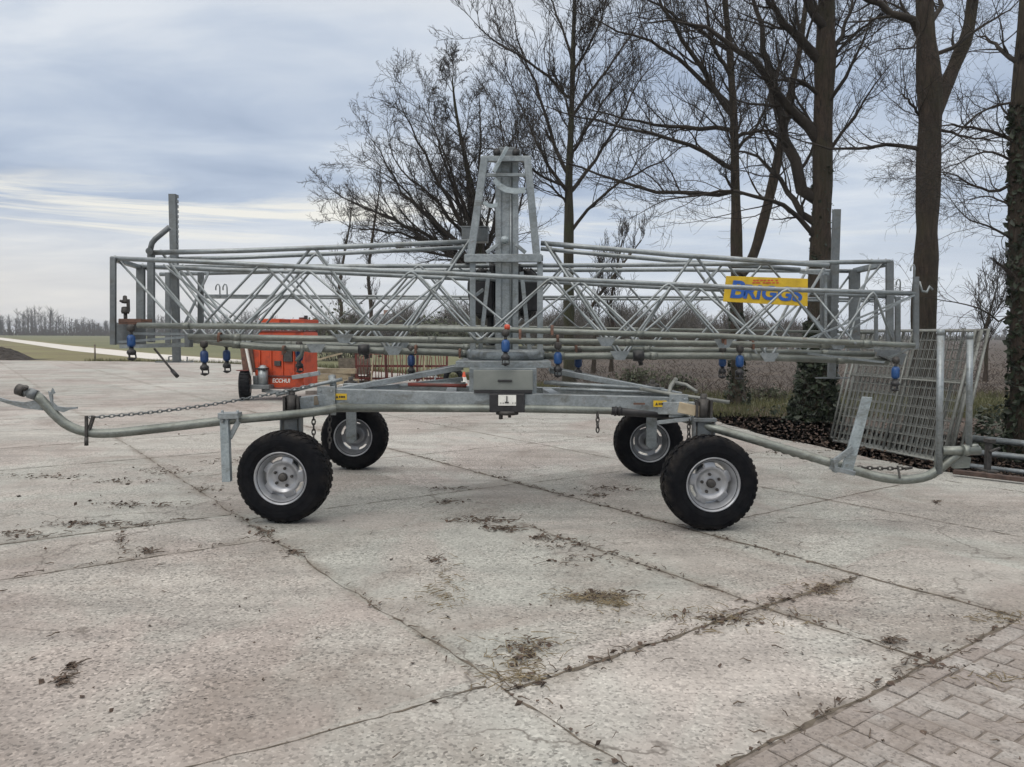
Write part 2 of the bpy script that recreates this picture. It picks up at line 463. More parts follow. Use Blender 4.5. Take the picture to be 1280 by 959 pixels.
class MB:
    def __init__(s):
        s.v, s.f, s.sm, s.st = [], [], [], []

    def add(s, vs_, fs, smooth=False):
        k = len(s.v)
        s.st.append((k, len(s.f)))
        s.v.extend([tuple(p) for p in vs_])
        s.f.extend([tuple(i + k for i in q) for q in fs])
        s.sm.extend([smooth] * len(fs))

    def frame(s, d, ref=None):
        d = d.normalized()
        ref = ref or (Vector((0, 0, 1)) if abs(d.z) < 0.9 else Vector((0, 1, 0)))
        a = d.cross(ref).normalized()
        b = a.cross(d).normalized()
        return d, a, b

    def bar(s, p0, p1, w, h, ref=None):
        """box bar between two points; h along ref, w across"""
        p0, p1 = Vector(p0), Vector(p1)
        d, a, b = s.frame(p1 - p0, ref)
        c = []
        for p in (p0, p1):
            for i, j in ((-1, -1), (1, -1), (1, 1), (-1, 1)):
                c.append(p + a * (i * w / 2) + b * (j * h / 2))
        s.add(c, [(0, 1, 2, 3), (7, 6, 5, 4), (0, 4, 5, 1), (1, 5, 6, 2), (2, 6, 7, 3), (3, 7, 4, 0)])

    def box(s, c, size, rz=0.0):
        c = Vector(c)
        x, y, z = [k / 2 for k in size]
        ca, sa = math.cos(rz), math.sin(rz)
        vv = []
        for k in (-z, z):
            for i, j in ((-x, -y), (x, -y), (x, y), (-x, y)):
                vv.append(c + Vector((i * ca - j * sa, i * sa + j * ca, k)))
        s.add(vv, [(3, 2, 1, 0), (4, 5, 6, 7), (0, 1, 5, 4), (1, 2, 6, 5), (2, 3, 7, 6), (3, 0, 4, 7)])

    def tube(s, pts, r, sides=10, cap=True):
        pts = [Vector(p) for p in pts]
        n = len(pts)
        rr = r if isinstance(r, (list, tuple)) else [r] * n
        d0 = (pts[1] - pts[0]).normalized()
        _, a, b = s.frame(d0)
        vv = []
        prev = d0
        for i in range(n):
            if i == 0: d = d0
            elif i == n - 1: d = (pts[-1] - pts[-2]).normalized()
            else: d = ((pts[i] - pts[i - 1]).normalized() + (pts[i + 1] - pts[i]).normalized()).normalized()
            q = prev.rotation_difference(d)
            a = (q @ a).normalized()
            b = d.cross(a).normalized()
            prev = d
            for k in range(sides):
                t = 2 * math.pi * k / sides
                vv.append(pts[i] + a * (math.cos(t) * rr[i]) + b * (math.sin(t) * rr[i]))
        ff = []
        for i in range(n - 1):
            for k in range(sides):
                k2 = (k + 1) % sides
                ff.append((i * sides + k, i * sides + k2, (i + 1) * sides + k2, (i + 1) * sides + k))
        s.add(vv, ff, True)
        if cap:
            k = len(s.v) - n * sides
            s.f.append(tuple(k + i for i in reversed(range(sides)))); s.sm.append(False)
            k2 = k + (n - 1) * sides
            s.f.append(tuple(k2 + i for i in range(sides))); s.sm.append(False)

    def cyl(s, p0, p1, r, sides=14):
        s.tube([p0, p1], r, sides)

    def lathe(s, prof, c, axis, segs=48, closed=False):
        """profile = [(radius, offset along axis)]"""
        c, axis = Vector(c), Vector(axis).normalized()
        _, a, b = s.frame(axis)
        n = len(prof)
        vv = []
        for k in range(segs):
            t = 2 * math.pi * k / segs
            e = a * math.cos(t) + b * math.sin(t)
            for r_, o_ in prof:
                vv.append(c + e * r_ + axis * o_)
        ff = []
        for k in range(segs):
            k2 = (k + 1) % segs
            for i in range(n if closed else n - 1):
                j = (i + 1) % n
                ff.append((k * n + i, k * n + j, k2 * n + j, k2 * n + i))
        s.add(vv, ff, True)

    def prism(s, poly, ext):
        """polygon (3-D points, planar) extruded by vector ext"""
        ext = Vector(ext)
        n = len(poly)
        p = [Vector(q) for q in poly]
        s.add(p + [q + ext for q in p], [tuple(reversed(range(n))), tuple(range(n, 2 * n))] + [(i, (i + 1) % n, n + (i + 1) % n, n + i) for i in range(n)])

    def chain(s, pts, pitch=0.045, r=0.006):
        pts = [Vector(p) for p in pts]
        seg = [(pts[i + 1] - pts[i]).length for i in range(len(pts) - 1)]
        L = sum(seg)
        n = max(2, int(L / pitch))
        for k in range(n):
            d = (k + 0.5) / n * L
            i = 0
            while i < len(seg) - 1 and d > seg[i]:
                d -= seg[i]; i += 1
            c = pts[i].lerp(pts[i + 1], d / seg[i])
            t = (pts[i + 1] - pts[i]).normalized()
            _, a, b = s.frame(t)
            e = (a + b * 0.4).normalized() if k % 2 else (b - a * 0.4).normalized()
            lp = []
            for q in range(9):
                w = 2 * math.pi * q / 8
                lp.append(c + t * (math.cos(w) * pitch * 0.72) + e * (math.sin(w) * pitch * 0.36))
            s.tube(lp, r, 5, False)

    def mesh(s, name, mat):
        me = bpy.data.meshes.new(name)
        me.from_pydata(s.v, [], s.f)
        if mat: me.materials.append(mat if not isinstance(mat, str) else M[mat])
        me.polygons.foreach_set('use_smooth', s.sm)
        me.update()
        return me

    def build(s, name, mat, parent=None, bevel=0.0, each=0):
        if each:        # every piece (of `each` shapes) becomes an object of its own
            st = s.st + [(len(s.v), len(s.f))]
            out = []
            for i in range(0, len(s.st), each):
                (v0, f0), (v1, f1) = st[i], st[min(i + each, len(s.st))]
                q = MB(); q.v = s.v[v0:v1]; q.f = [tuple(k - v0 for k in f) for f in s.f[f0:f1]]; q.sm = s.sm[f0:f1]
                out.append(q.build(name, mat, parent, bevel))
            return out
        o = link(name, s.mesh(name, mat), parent)
        if bevel:
            md = o.modifiers.new('bevel', 'BEVEL')
            md.width = bevel; md.segments = 2; md.limit_method = 'ANGLE'; md.angle_limit = R(50)
        return o


def np_mesh(name, V, Fq, mat, smooth=True):
    me = bpy.data.meshes.new(name)
    V = np.asarray(V, dtype=np.float32); Fq = np.asarray(Fq, dtype=np.int32)
    k = Fq.shape[1]
    me.vertices.add(len(V)); me.vertices.foreach_set('co', V.ravel())
    me.loops.add(Fq.size); me.loops.foreach_set('vertex_index', Fq.ravel())
    me.polygons.add(len(Fq))
    me.polygons.foreach_set('loop_start', np.arange(0, Fq.size, k, dtype=np.int32))
    me.polygons.foreach_set('loop_total', np.full(len(Fq), k, dtype=np.int32))
    me.polygons.foreach_set('use_smooth', np.full(len(Fq), smooth))
    me.materials.append(M[mat] if isinstance(mat, str) else mat)
    me.update(calc_edges=True)
    me.validate()
    return me


def tubes_np(polys, sides):
    """polys: list of (pts Nx3, radii N) all with the same N"""
    P = np.array([p for p, r in polys]); Rr = np.array([r for p, r in polys])
    K, N_, _ = P.shape
    T = np.empty_like(P)
    T[:, 1:-1] = P[:, 2:] - P[:, :-2]; T[:, 0] = P[:, 1] - P[:, 0]; T[:, -1] = P[:, -1] - P[:, -2]
    T /= np.linalg.norm(T, axis=2, keepdims=True) + 1e-9
    mean = P[:, -1] - P[:, 0]
    mean /= np.linalg.norm(mean, axis=1, keepdims=True) + 1e-9
    ref = np.where(np.abs(mean[:, 2:3]) < 0.8, np.array([[0, 0, 1.]]), np.array([[1., 0, 0]]))
    A = np.cross(T, ref[:, None, :]); A /= np.linalg.norm(A, axis=2, keepdims=True) + 1e-9
    B = np.cross(T, A)
    th = np.arange(sides) * 2 * np.pi / sides
    V = P[:, :, None, :] + Rr[:, :, None, None] * (A[:, :, None, :] * np.cos(th)[None, None, :, None] + B[:, :, None, :] * np.sin(th)[None, None, :, None])
    V = V.reshape(-1, 3)
    i = np.arange(N_ - 1)[:, None]; k = np.arange(sides)[None, :]; k2 = (k + 1) % sides
    q = np.stack([i * sides + k, i * sides + k2, (i + 1) * sides + k2, (i + 1) * sides + k], axis=-1).reshape(-1, 4)
    Fq = (q[None] + (np.arange(K) * N_ * sides)[:, None, None]).reshape(-1, 4)
    return V, Fq


def text_mesh(name, body, size, mat, parent, origin, right, upv, shear=0.0, bold=0.0, depth=0.002, align='LEFT', sxl=1.0):
    cu = bpy.data.curves.new(name, 'FONT')
    cu.body = body; cu.size = size; cu.extrude = depth; cu.offset = bold; cu.shear = shear; cu.align_x = align
    tmp = bpy.data.objects.new(name, cu)
    COL.objects.link(tmp)
    dg = bpy.context.evaluated_depsgraph_get()
    me = bpy.data.meshes.new_from_object(tmp.evaluated_get(dg))
    bpy.data.objects.remove(tmp, do_unlink=True)
    bpy.data.curves.remove(cu)
    me.materials.clear(); me.materials.append(M[mat])
    r_, u_ = Vector(right).normalized(), Vector(upv).normalized()
    n_ = r_.cross(u_)
    mm = Matrix(((r_.x * sxl, u_.x, n_.x, origin[0]), (r_.y * sxl, u_.y, n_.y, origin[1]), (r_.z * sxl, u_.z, n_.z, origin[2]), (0, 0, 0, 1)))
    me.transform(mm)
    me.name = name
    return link(name, me, parent)


# ------------------------------------------------------------------ ground


def sheet(name, pts, z, mat, kind='structure'):
    bm = bmesh.new()
    vs_ = [bm.verts.new((p[0], p[1], z)) for p in pts]
    f = bm.faces.new(vs_)
    if f.normal.z < 0: f.normal_flip()
    bmesh.ops.triangulate(bm, faces=bm.faces[:])
    me = bpy.data.meshes.new(name)
    bm.to_mesh(me); bm.free()
    me.materials.append(M[mat])
    o = link(name, me)
    tag(o, kind=kind)
    return o


def rag(pts, step=0.6, amp=0.12):
    """subdivide an open polyline and make it uneven"""
    out = []
    for a, b in zip(pts[:-1], pts[1:]):
        a, b = Vector(a), Vector(b)
        n = max(1, int((b - a).length / step))
        for k in range(n):
            p = a.lerp(b, k / n)
            out.append(p + Vector((rng.uniform(-amp, amp), rng.uniform(-amp, amp), 0)))
    out.append(Vector(pts[-1]))
    return out


sheet('ground', [(-1400, -150, 0), (1400, -150, 0), (1400, 2600, 0), (-1400, 2600, 0)], -0.06, 'field')
edge_px = [(1420, 615), (1280, 602), (1150, 585), (1040, 562), (960, 545), (880, 522), (760, 497), (640, 482), (560, 472), (400, 459), (240, 453), (100, 451.5), (0, 450.5)]
edge = [gp(*e) for e in edge_px]
edge_r = rag(edge[:7], 0.35, 0.05) + rag(edge[7:], 2.0, 0.25)
yard = [Vector((12, -12, 0)), Vector((12, 5.5, 0))] + edge_r + [Vector((-80, 46, 0)), Vector((-80, -12, 0))]
sheet('concrete_yard', yard, 0.0, 'concrete')
# rough grass between the yard and the path, then the path itself
sheet('grass_verge', [Vector((-90, 40, 0)), Vector((-10, 38, 0)), gp(330, 449), gp(250, 444), gp(200, 441), gp(0, 421.0), Vector((-260, 300, 0))], -0.045, 'rough_grass')
pl = [gp(-40, 420.6), gp(0, 421.9), gp(90, 432), gp(200, 442.2), gp(300, 449)]
pr = [gp(330, 455), gp(200, 449.5), gp(90, 438.0), gp(0, 424.6), gp(-40, 421.8)]
sheet('farm_path', pl + pr, -0.035, 'path')
# brown field to the right, beyond the trees
sheet('brown_field', [gp(560, 468), gp(700, 486), gp(860, 500), gp(1010, 503), gp(1290, 500), gp(1500, 500), Vector((420, 360, 0)), Vector((60, 330, 0))], -0.05, 'plough')
sheet('grass_strip', rag([gp(820, 492), gp(900, 497), gp(1000, 495), gp(1120, 493), gp(1300, 497), gp(1450, 500)], 0.8, 0.2) + rag([gp(1450, 540), gp(1280, 530), gp(1120, 517), gp(1000, 511), gp(900, 508), gp(820, 502)], 0.8, 0.2), -0.035, 'green_strip')
sheet('leafy_verge', [Vector((14, 4, 0)), Vector((12, 5.2, 0))] + [Vector((p.x - 0.1, p.y - 0.1, 0)) for p in edge[:8]] + rag([gp(640, 473), gp(760, 487), gp(880, 506), gp(1000, 508), gp(1120, 512), gp(1300, 528), gp(1450, 540)], 0.5, 0.15) + [Vector((16, 9, 0))], -0.025, 'verge')
# clay pavers
sheet('paver_bed', [ns(-3.5, -1.76), ns(4.84, -1.76), ns(4.84, 4), ns(-3.5, 4)], 0.0015, 'bed')
pvb = MB()
row = 0
n_ = -1.2
while n_ < 4.78:
    s0_ = -1.635 - (0.109 if row % 2 else 0.0) + rng.uniform(-.006, .006)
    first = True
    while s0_ < 1.2:
        if True:
            half = first and row % 2
            c_ = ns(n_ + 0.052 + rng.uniform(-.003, .003), s0_ + (0.160 if half else 0.105) + rng.uniform(-.003, .003))
            first = False
            hh_ = 0.009 + rng.uniform(-.003, .004)
            q_ = MB(); a_ = SA + rng.uniform(-.02, .02)
            tx, ty = rng.uniform(-.02, .02), rng.uniform(-.03, .03)
            L2, W2, ch_ = (0.049 if half else 0.1035), 0.0485, 0.006
            ring = []
            for (zz, k_) in ((-0.02, 0), (hh_ - 0.005, 0), (hh_, ch_)):
                for i, j in ((-1, -1), (1, -1), (1, 1), (-1, 1)):
                    u_, v_ = i * (L2 - k_), j * (W2 - k_)
                    ring.append((c_.x + math.cos(a_) * u_ - math.sin(a_) * v_, c_.y + math.sin(a_) * u_ + math.cos(a_) * v_, zz + (u_ * tx + v_ * ty if zz > 0 else 0)))
            pvb.add(ring, [(8, 9, 10, 11)] + [(r0 + i, r0 + (i + 1) % 4, r0 + 4 + (i + 1) % 4, r0 + 4 + i) for r0 in (0, 4) for i in range(4)])
        s0_ += 0.218
    n_ += 0.108; row += 1
n_ = -1.2
while n_ < 4.7:      # edging course, laid lengthwise along the concrete
    c_ = ns(n_ + 0.105, -1.692 + rng.uniform(-.005, .005)); hh_ = 0.009 + rng.uniform(-.003, .004); a_ = R(36) + rng.uniform(-.03, .03)
    ring = []
    for (zz, k_) in ((-0.02, 0), (hh_ - 0.005, 0), (hh_, 0.006)):
        for i, j in ((-1, -1), (1, -1), (1, 1), (-1, 1)):
            u_, v_ = i * (0.1035 - k_), j * (0.0485 - k_)
            ring.append((c_.x + math.cos(a_) * u_ - math.sin(a_) * v_, c_.y + math.sin(a_) * u_ + math.cos(a_) * v_, zz))
    pvb.add(ring, [(8, 9, 10, 11)] + [(r0 + i, r0 + (i + 1) % 4, r0 + 4 + (i + 1) % 4, r0 + 4 + i) for r0 in (0, 4) for i in range(4)])
    n_ += 0.217
tag(pvb.build('paver_strip', 'pavers'), kind='structure')

# joints between the slabs: uneven strips of soil and moss lying in the joints
jm = MB()


def joint(n0, s0, n1, s1, w=0.022, wob=0.008, gap=0.12):
    a, b = ns(n0, s0), ns(n1, s1)
    L = (b - a).length
    d = (b - a).normalized(); q = Vector((-d.y, d.x, 0))
    t = 0.0
    off = 0.0
    row = []
    while t < L:
        off = off * 0.8 + rng.uniform(-wob, wob)
        ww = w * (0.35 + 1.3 * rng.random() ** 1.6)
        if rng.random() < gap: ww = 0.0035
        row.append((a + d * t + q * (off + ww / 2), a + d * t + q * (off - ww / 2)))
        t += 0.045 + 0.02 * rng.random() if t < 30 else 0.3
    vv = [p for pr_ in row for p in pr_]
    vv = [Vector((p.x, p.y, 0.0025)) for p in vv]
    jm.add(vv, [(2 * i, 2 * i + 1, 2 * i + 3, 2 * i + 2) for i in range(len(row) - 1)])


joint(4.86, -16, 4.86, 2, 0.026, 0.008, 0.04)
joint(3.83, -5.0, 3.83, -1.76, 0.016, 0.010, 0.25)
joint(1.96, -14, 1.96, -0.2, 0.013, 0.010, 0.42)
joint(1.96, -2.72, 4.86, -2.70, 0.026, 0.01, 0.03)
joint(0.0, -2.95, 1.96, -2.80, 0.013, 0.010, 0.4)
joint(-4, -1.76, 4.86, -1.76, 0.022, 0.012, 0.02)
for n in (-0.1, -2.1, -4.1, -6.1, -8.1, -10.1):
    joint(n, -36, n, -1.0, 0.014, 0.006, 0.3)
for n in (6.85, 8.85, 10.85, 12.85, 14.85, 16.85):
    joint(n, -30, n, 0, 0.014, 0.006, 0.3)
for s, n0, n1, w in ((-6.6, 1.96, 4.86, 0.014), (-6.5, 4.86, 8.85, 0.014), (-5.9, -2.1, 1.96, 0.012), (-6.9, -8.1, 1.96, 0.018), (-8.9, 1.96, 12.85, 0.016), (-10.6, -10.1, 4.86, 0.022), (-12.6, -10.1, 8.85, 0.022), (-14.7, -10, 14, 0.02), (-16.7, -10, 16, 0.02), (-18.7, -10, 16, 0.022), (-21, -10, 18, 0.024), (-23.5, -10, 18, 0.026), (-26, -10, 18, 0.03), (-30, -10, 18, 0.03), (-4.6, -6.1, -0.1, 0.016), (-4.2, 4.86, 8.85, 0.014), (-2.2, 6.85, 10.85, 0.016)):
    joint(n0, s, n1, s + 0.05, w, 0.007, 0.18)
tag(jm.build('slab_joints', 'moss'), kind='structure')

# ------------------------------------------------------------------ trees


def rnd_dir(r_):
    while True:
        v = Vector((r_.uniform(-1, 1), r_.uniform(-1, 1), r_.uniform(-1, 1)))
        if 0.1 < v.length < 1: return v.normalized()


def resample(pts, n):
    pts = [Vector(p) for p in pts]
    seg = [(b - a).length for a, b in zip(pts[:-1], pts[1:])]
    L = sum(seg)
    out = []
    for k in range(n):
        d = k / (n - 1) * L
        i = 0
        while i < len(seg) - 1 and d > seg[i]:
            d -= seg[i]; i += 1
        # catmull-rom for a natural curve
        t = min(1.0, d / seg[i])
        p0 = pts[max(0, i - 1)]; p1 = pts[i]; p2 = pts[i + 1]; p3 = pts[min(len(pts) - 1, i + 2)]
        out.append(0.5 * ((2 * p1) + (p2 - p0) * t + (2 * p0 - 5 * p1 + 4 * p2 - p3) * t * t + (3 * p1 - p0 - 3 * p2 + p3) * t ** 3))
    return out


class Tree:
    def __init__(s, seed, upw=0.25, droop=0.0, twig=0.0035):
        s.r = random.Random(seed)
        s.big, s.fine = [], []
        s.upw, s.droop, s.twig = upw, droop, twig

    def curve(s, p, d, L, r0, n, wob=0.28, upw=None):
        r_ = s.r
        upw = s.upw if upw is None else upw
        pts = [p.copy()]
        d = d.normalized()
        st = L / (n - 1)
        for k in range(n - 1):
            d = (d + rnd_dir(r_) * wob + Vector((0, 0, upw * 0.35))).normalized()
            p = p + d * st
            pts.append(p.copy())
        return pts

    def put(s, pts, radii, fine=False):
        (s.fine if fine else s.big).append(([tuple(p) for p in pts], list(radii)))

    def sub(s, pts, r0, r1, L, level, count, t0=0.2, spread=0.9, side=None):
        """children along a polyline"""
        if level > s.maxl: return
        r_ = s.r
        n = len(pts)
        for c in range(count):
            t = t0 + (1 - t0) * ((c + r_.random()) / count)
            i = min(n - 2, int(t * (n - 1)))
            p = pts[i].lerp(pts[i + 1], t * (n - 1) - i)
            td = (pts[i + 1] - pts[i]).normalized()
            o = rnd_dir(r_)
            o = (o - td * o.dot(td)).normalized()
            a = r_.uniform(0.55, 1.1) * spread
            d = td * math.cos(a) + o * math.sin(a)
            d.z += s.upw * 0.5 - s.droop * (0.6 if level >= 3 else 0.2)
            rr = (r0 + (r1 - r0) * t)
            cr = max(s.twig, rr * r_.uniform(0.30, 0.50))
            cl = L * r_.uniform(0.35, 1.2) * (1.0 - 0.45 * t)
            if level >= s.maxl - 1:
                m_ = 5
                pp = s.curve(p, d, cl, cr, m_, 0.34, s.upw - s.droop)
                s.put(pp, [cr + (s.twig * 0.6 - cr) * (k / (m_ - 1)) for k in range(m_)], True)
            else:
                m_ = 8
                pp = s.curve(p, d, cl, cr, m_, 0.27)
                s.put(pp, [cr + (s.twig - cr) * (k / (m_ - 1)) ** 0.8 for k in range(m_)])
            s.sub(pp, cr, s.twig, cl * 0.6, level + 1, s.counts.get(level + 1, 4), 0.25, spread * 1.08)

    def finish(s, name, loc, trunk_polys, label, cat='tree', group=None, tm='bark', bm_='twig'):
        root = empty(name, loc)
        tag(root, label, cat, group)
        L = Vector(loc)
        Vs, Fs, k = [], [], 0
        for pts, rad in trunk_polys:
            nn_ = 90
            pts2 = resample(pts, nn_)
            rad2 = np.interp(np.linspace(0, 1, nn_), np.linspace(0, 1, len(rad)), rad)
            v, f = tubes_np([([tuple(Vector(p) - L) for p in pts2], rad2)], 22)
            vv = v.reshape(nn_, 22, 3); ce = vv.mean(1, keepdims=True)
            h_ = np.linspace(0, 1, nn_)[:, None] * 9; th_ = np.linspace(0, 2 * np.pi, 22, endpoint=False)[None]
            a_ = s.r.uniform(0, 6)
            dsp = 1 + 0.07 * np.sin(2 * th_ + h_ * 1.3 + a_) + 0.05 * np.sin(3 * th_ - h_ * 2.9 + a_ * 2) + 0.035 * np.sin(5 * th_ + h_ * 5.1) + 0.05 * np.sin(h_ * 4.3 + a_) + 0.03 * np.sin(9 * th_ + 2 * np.sin(h_ * 3))
            v = (ce + (vv - ce) * dsp[:, :, None]).reshape(-1, 3)
            Vs.append(v); Fs.append(f + k); k += len(v)
        link('trunk', np_mesh('trunk', np.concatenate(Vs), np.concatenate(Fs), tm), root)
        Vs, Fs, k = [], [], 0
        for lst, sides in ((s.big, 6), (s.fine, 3)):
            by = {}
            for p, r_ in lst: by.setdefault(len(p), []).append((np.array(p) - np.array(loc), r_))
            for g_ in by.values():
                v, f = tubes_np(g_, sides)
                Vs.append(v); Fs.append(f + k); k += len(v)
        if Vs:
            link('crown', np_mesh('crown', np.concatenate(Vs), np.concatenate(Fs), bm_), root)
        return root


def px_tree(name, Y, base, trunk, tr_r, limbs, label, seed, counts, maxl=4, L1=2.0, tm='bark', upw=0.25, droop=0.0, twig=0.0035, trunk_sub=14, trunk_t0=0.35, extra_stems=(), group=None, jit=0.9, spread=0.9, ext=2, squash=1.0):
    """trunk and limbs follow traced lines at the tree's own distance, limbs spread in depth"""
    if squash != 1.0:
        low = lambda q: [(x, y if y > 320 else 320 - (320 - y) * squash) for x, y in q]
        trunk = low(trunk); limbs = [(low(q), w_) for q, w_ in limbs]
    T = Tree(seed, upw, droop, twig)
    T.maxl, T.counts = maxl, counts
    sc = Y / F
    loc = at(*base, Y); loc.z = -0.03
    tp = resample([at(x, y, Y) for x, y in trunk], 26)
    tp[0].z = min(tp[0].z, -0.05)
    tr = np.interp(np.linspace(0, 1, 26), np.linspace(0, 1, len(tr_r)), [q * sc for q in tr_r])
    tr = [q * (1 + T.r.uniform(-0.05, 0.05)) for q in tr]
    tr[0] *= 1.35; tr[1] *= 1.1
    polys = [(tp, tr)]
    for pts, ra, dz in extra_stems:
        ps = resample([at(x, y, Y + dz * (k / max(1, len(pts) - 1))) for k, (x, y) in enumerate(pts)], 16)
        polys.append((ps, [max(0.008, (ra[0] + (ra[1] - ra[0]) * k / 15) * sc) for k in range(16)]))
        T.sub(ps, ra[0] * sc, ra[1] * sc, L1 * 0.8, 2, counts.get(2, 6), 0.25, spread)
    for pts, ra in limbs:
        dz = T.r.uniform(-jit, jit)
        n = len(pts)
        ps = [at(x, y, Y + dz * (k / (n - 1))) for k, (x, y) in enumerate(pts)]
        d = (ps[-1] - ps[-2])
        for k in range(ext):   # let traced limbs run on naturally
            d = (d + rnd_dir(T.r) * d.length * 0.35) * 0.8
            ps.append(ps[-1] + d)
        j_ = min(range(len(tp)), key=lambda q: (tp[q] - ps[0]).length)
        root_ = tp[j_].lerp(ps[0], 0.25) - Vector((0, 0, (tp[j_] - ps[0]).length * 0.5))
        ps = [root_] + ps
        ps = resample(ps, 14)
        r0 = ra * sc
        for k in range(1, 14): ps[k] += rnd_dir(T.r) * r0 * 0.55
        T.put(ps, [max(twig, r0 * (1 - k / 13.4) ** 1.05) for k in range(14)])
        T.sub(ps, r0, twig, L1 * 0.85, 2, int(counts.get(2, 6) * 1.9), 0.12, spread)
    T.sub(tp, tr[0] * 0.6, tr[-1], L1, 1, trunk_sub, trunk_t0, spread)
    root = T.finish(name, loc, polys, label, group=group, tm=tm)
    return root, tp, tr


def ivy_part(root, tp, tr, t0, t1, n, rad, seed, size=0.045, name='ivy'):
    r_ = np.random.default_rng(seed)
    L = np.array(root.location)
    tpa = np.array([tuple(p) for p in tp])
    t = t0 + (t1 - t0) * r_.random(n) ** 1.3
    idx = t * (len(tpa) - 1)
    i = np.minimum(idx.astype(int), len(tpa) - 2)
    f = (idx - i)[:, None]
    c = tpa[i] * (1 - f) + tpa[i + 1] * f
    rr = np.array(tr)[i]
    th = r_.random(n) * 2 * np.pi
    lump = 0.75 + 0.5 * np.sin(th * 3 + t * 23) * np.sin(t * 31 + th)
    rad_ = rr + rad * (0.25 + 0.9 * r_.random(n)) * (1.15 - 0.75 * (t - t0) / (t1 - t0)) * lump
    c = c + np.stack([np.cos(th) * rad_, np.sin(th) * rad_, r_.uniform(-.06, .06, n)], 1)
    c[:, 2] = np.maximum(c[:, 2], 0.01)
    return leaves(name, c - L, size, 'ivy', root, r_)


def leaves(name, C, size, mat, parent, r_, flat=0.0):
    n = len(C)
    d = r_.normal(size=(n, 3)); d /= np.linalg.norm(d, axis=1, keepdims=True)
    if flat: d[:, 2] = d[:, 2] * (1 - flat) ; d /= np.linalg.norm(d, axis=1, keepdims=True)
    e = r_.normal(size=(n, 3))
    if flat: e[:, 2] *= (1 - flat)
    e -= d * (e * d).sum(1, keepdims=True); e /= np.linalg.norm(e, axis=1, keepdims=True)
    s = size * (0.4 + 1.5 * r_.random((n, 1)) ** 2)
    nrm = np.cross(d, e)
    V = np.stack([C - d * s, C + e * s * 0.62 + nrm * s * 0.15, C + d * s, C - e * s * 0.62 + nrm * s * 0.15], 1).reshape(-1, 3)
    Fq = np.arange(n * 4).reshape(-1, 4)
    return link(name, np_mesh(name, V, Fq, mat, False), parent)


C4 = {1: 14, 2: 11, 3: 9, 4: 5}
# dark forked tree with ivy round its foot, standing between the sign and the mesh panels
t4, tp4, tr4 = px_tree('tree', 14.5, (1020, 527), [(1018, 527), (1022, 440), (1025, 340), (1027, 250), (1029, 160), (1031, 80), (1033, 0), (1036, -130), (1033, -300)], [17, 13.4, 12.7, 12, 11, 10, 8.2, 5, 2],
    [([(1014, 250), (990, 200), (975, 152), (966, 117), (955, 60), (940, 0)], 8), ([(1016, 162), (985, 130), (962, 100), (940, 74), (905, 50), (860, 30)], 7),
     ([(1020, 72), (1000, 52), (986, 35), (965, 7), (945, -30)], 6.5), ([(1010, 275), (979, 230), (947, 198), (920, 190)], 5), ([(1030, 78), (1048, 52), (1060, 20), (1068, -10)], 4), ([(1032, 90), (1050, 62), (1070, 42), (1082, 32)], 3),
     ([(1022, 300), (985, 262), (950, 245), (900, 240), (850, 248)], 3.5), ([(1030, 40), (1000, -20), (960, -60)], 6), ([(1034, 0), (1060, -60), (1100, -110)], 5), ([(1026, 120), (1000, 100), (975, 100)], 3)],
    'dark leaning-limbed tree with ivy round its foot, just left of the mesh panels', 21, C4, 4, 2.3, droop=0.08, trunk_sub=18, trunk_t0=0.4, twig=0.0032)
ivy_part(t4, tp4, tr4, 0.0, 0.16, 4200, 0.15, 3)
ivy_part(t4, tp4, tr4, 0.1, 0.42, 450, 0.025, 4, 0.032)
# slimmer tree with a second stem forking off low, behind the sign
t3, tp3, tr3 = px_tree('tree', 17.8, (922, 506), [(922, 506), (921, 400), (921, 310), (919, 240), (918, 160), (913, 80), (908, 20), (900, -80), (890, -200)], [9.5, 7.4, 6.8, 5.6, 4.8, 3.9, 3.1, 2.4, 1],
    [([(918, 241), (860, 243), (800, 235), (740, 214)], 3.2), ([(916, 163), (880, 160), (830, 157), (780, 148)], 3.4), ([(913, 135), (870, 92), (820, 55), (780, 42)], 3.6), ([(916, 215), (880, 190), (800, 163), (740, 150)], 3.2),
     ([(909, 60), (860, 30), (810, 0)], 3), ([(919, 172), (945, 165), (975, 166)], 2.8), ([(919, 190), (945, 160), (965, 110)], 2.6), ([(918, 145), (870, 75), (835, 20), (810, -30)], 4.2), ([(914, 100), (890, 50), (880, 0)], 3)],
    'slim dark tree with a second stem forking off low, behind the yellow sign', 22, C4, 4, 2.4, trunk_sub=18, trunk_t0=0.38, twig=0.0042,
    extra_stems=[([(924, 345), (942, 318), (958, 262), (972, 200), (985, 130), (1000, 60), (1010, -20)], (7, 2.5), 1.0)])
ivy_part(t3, tp3, tr3, 0.0, 0.18, 700, 0.05, 5, 0.04)
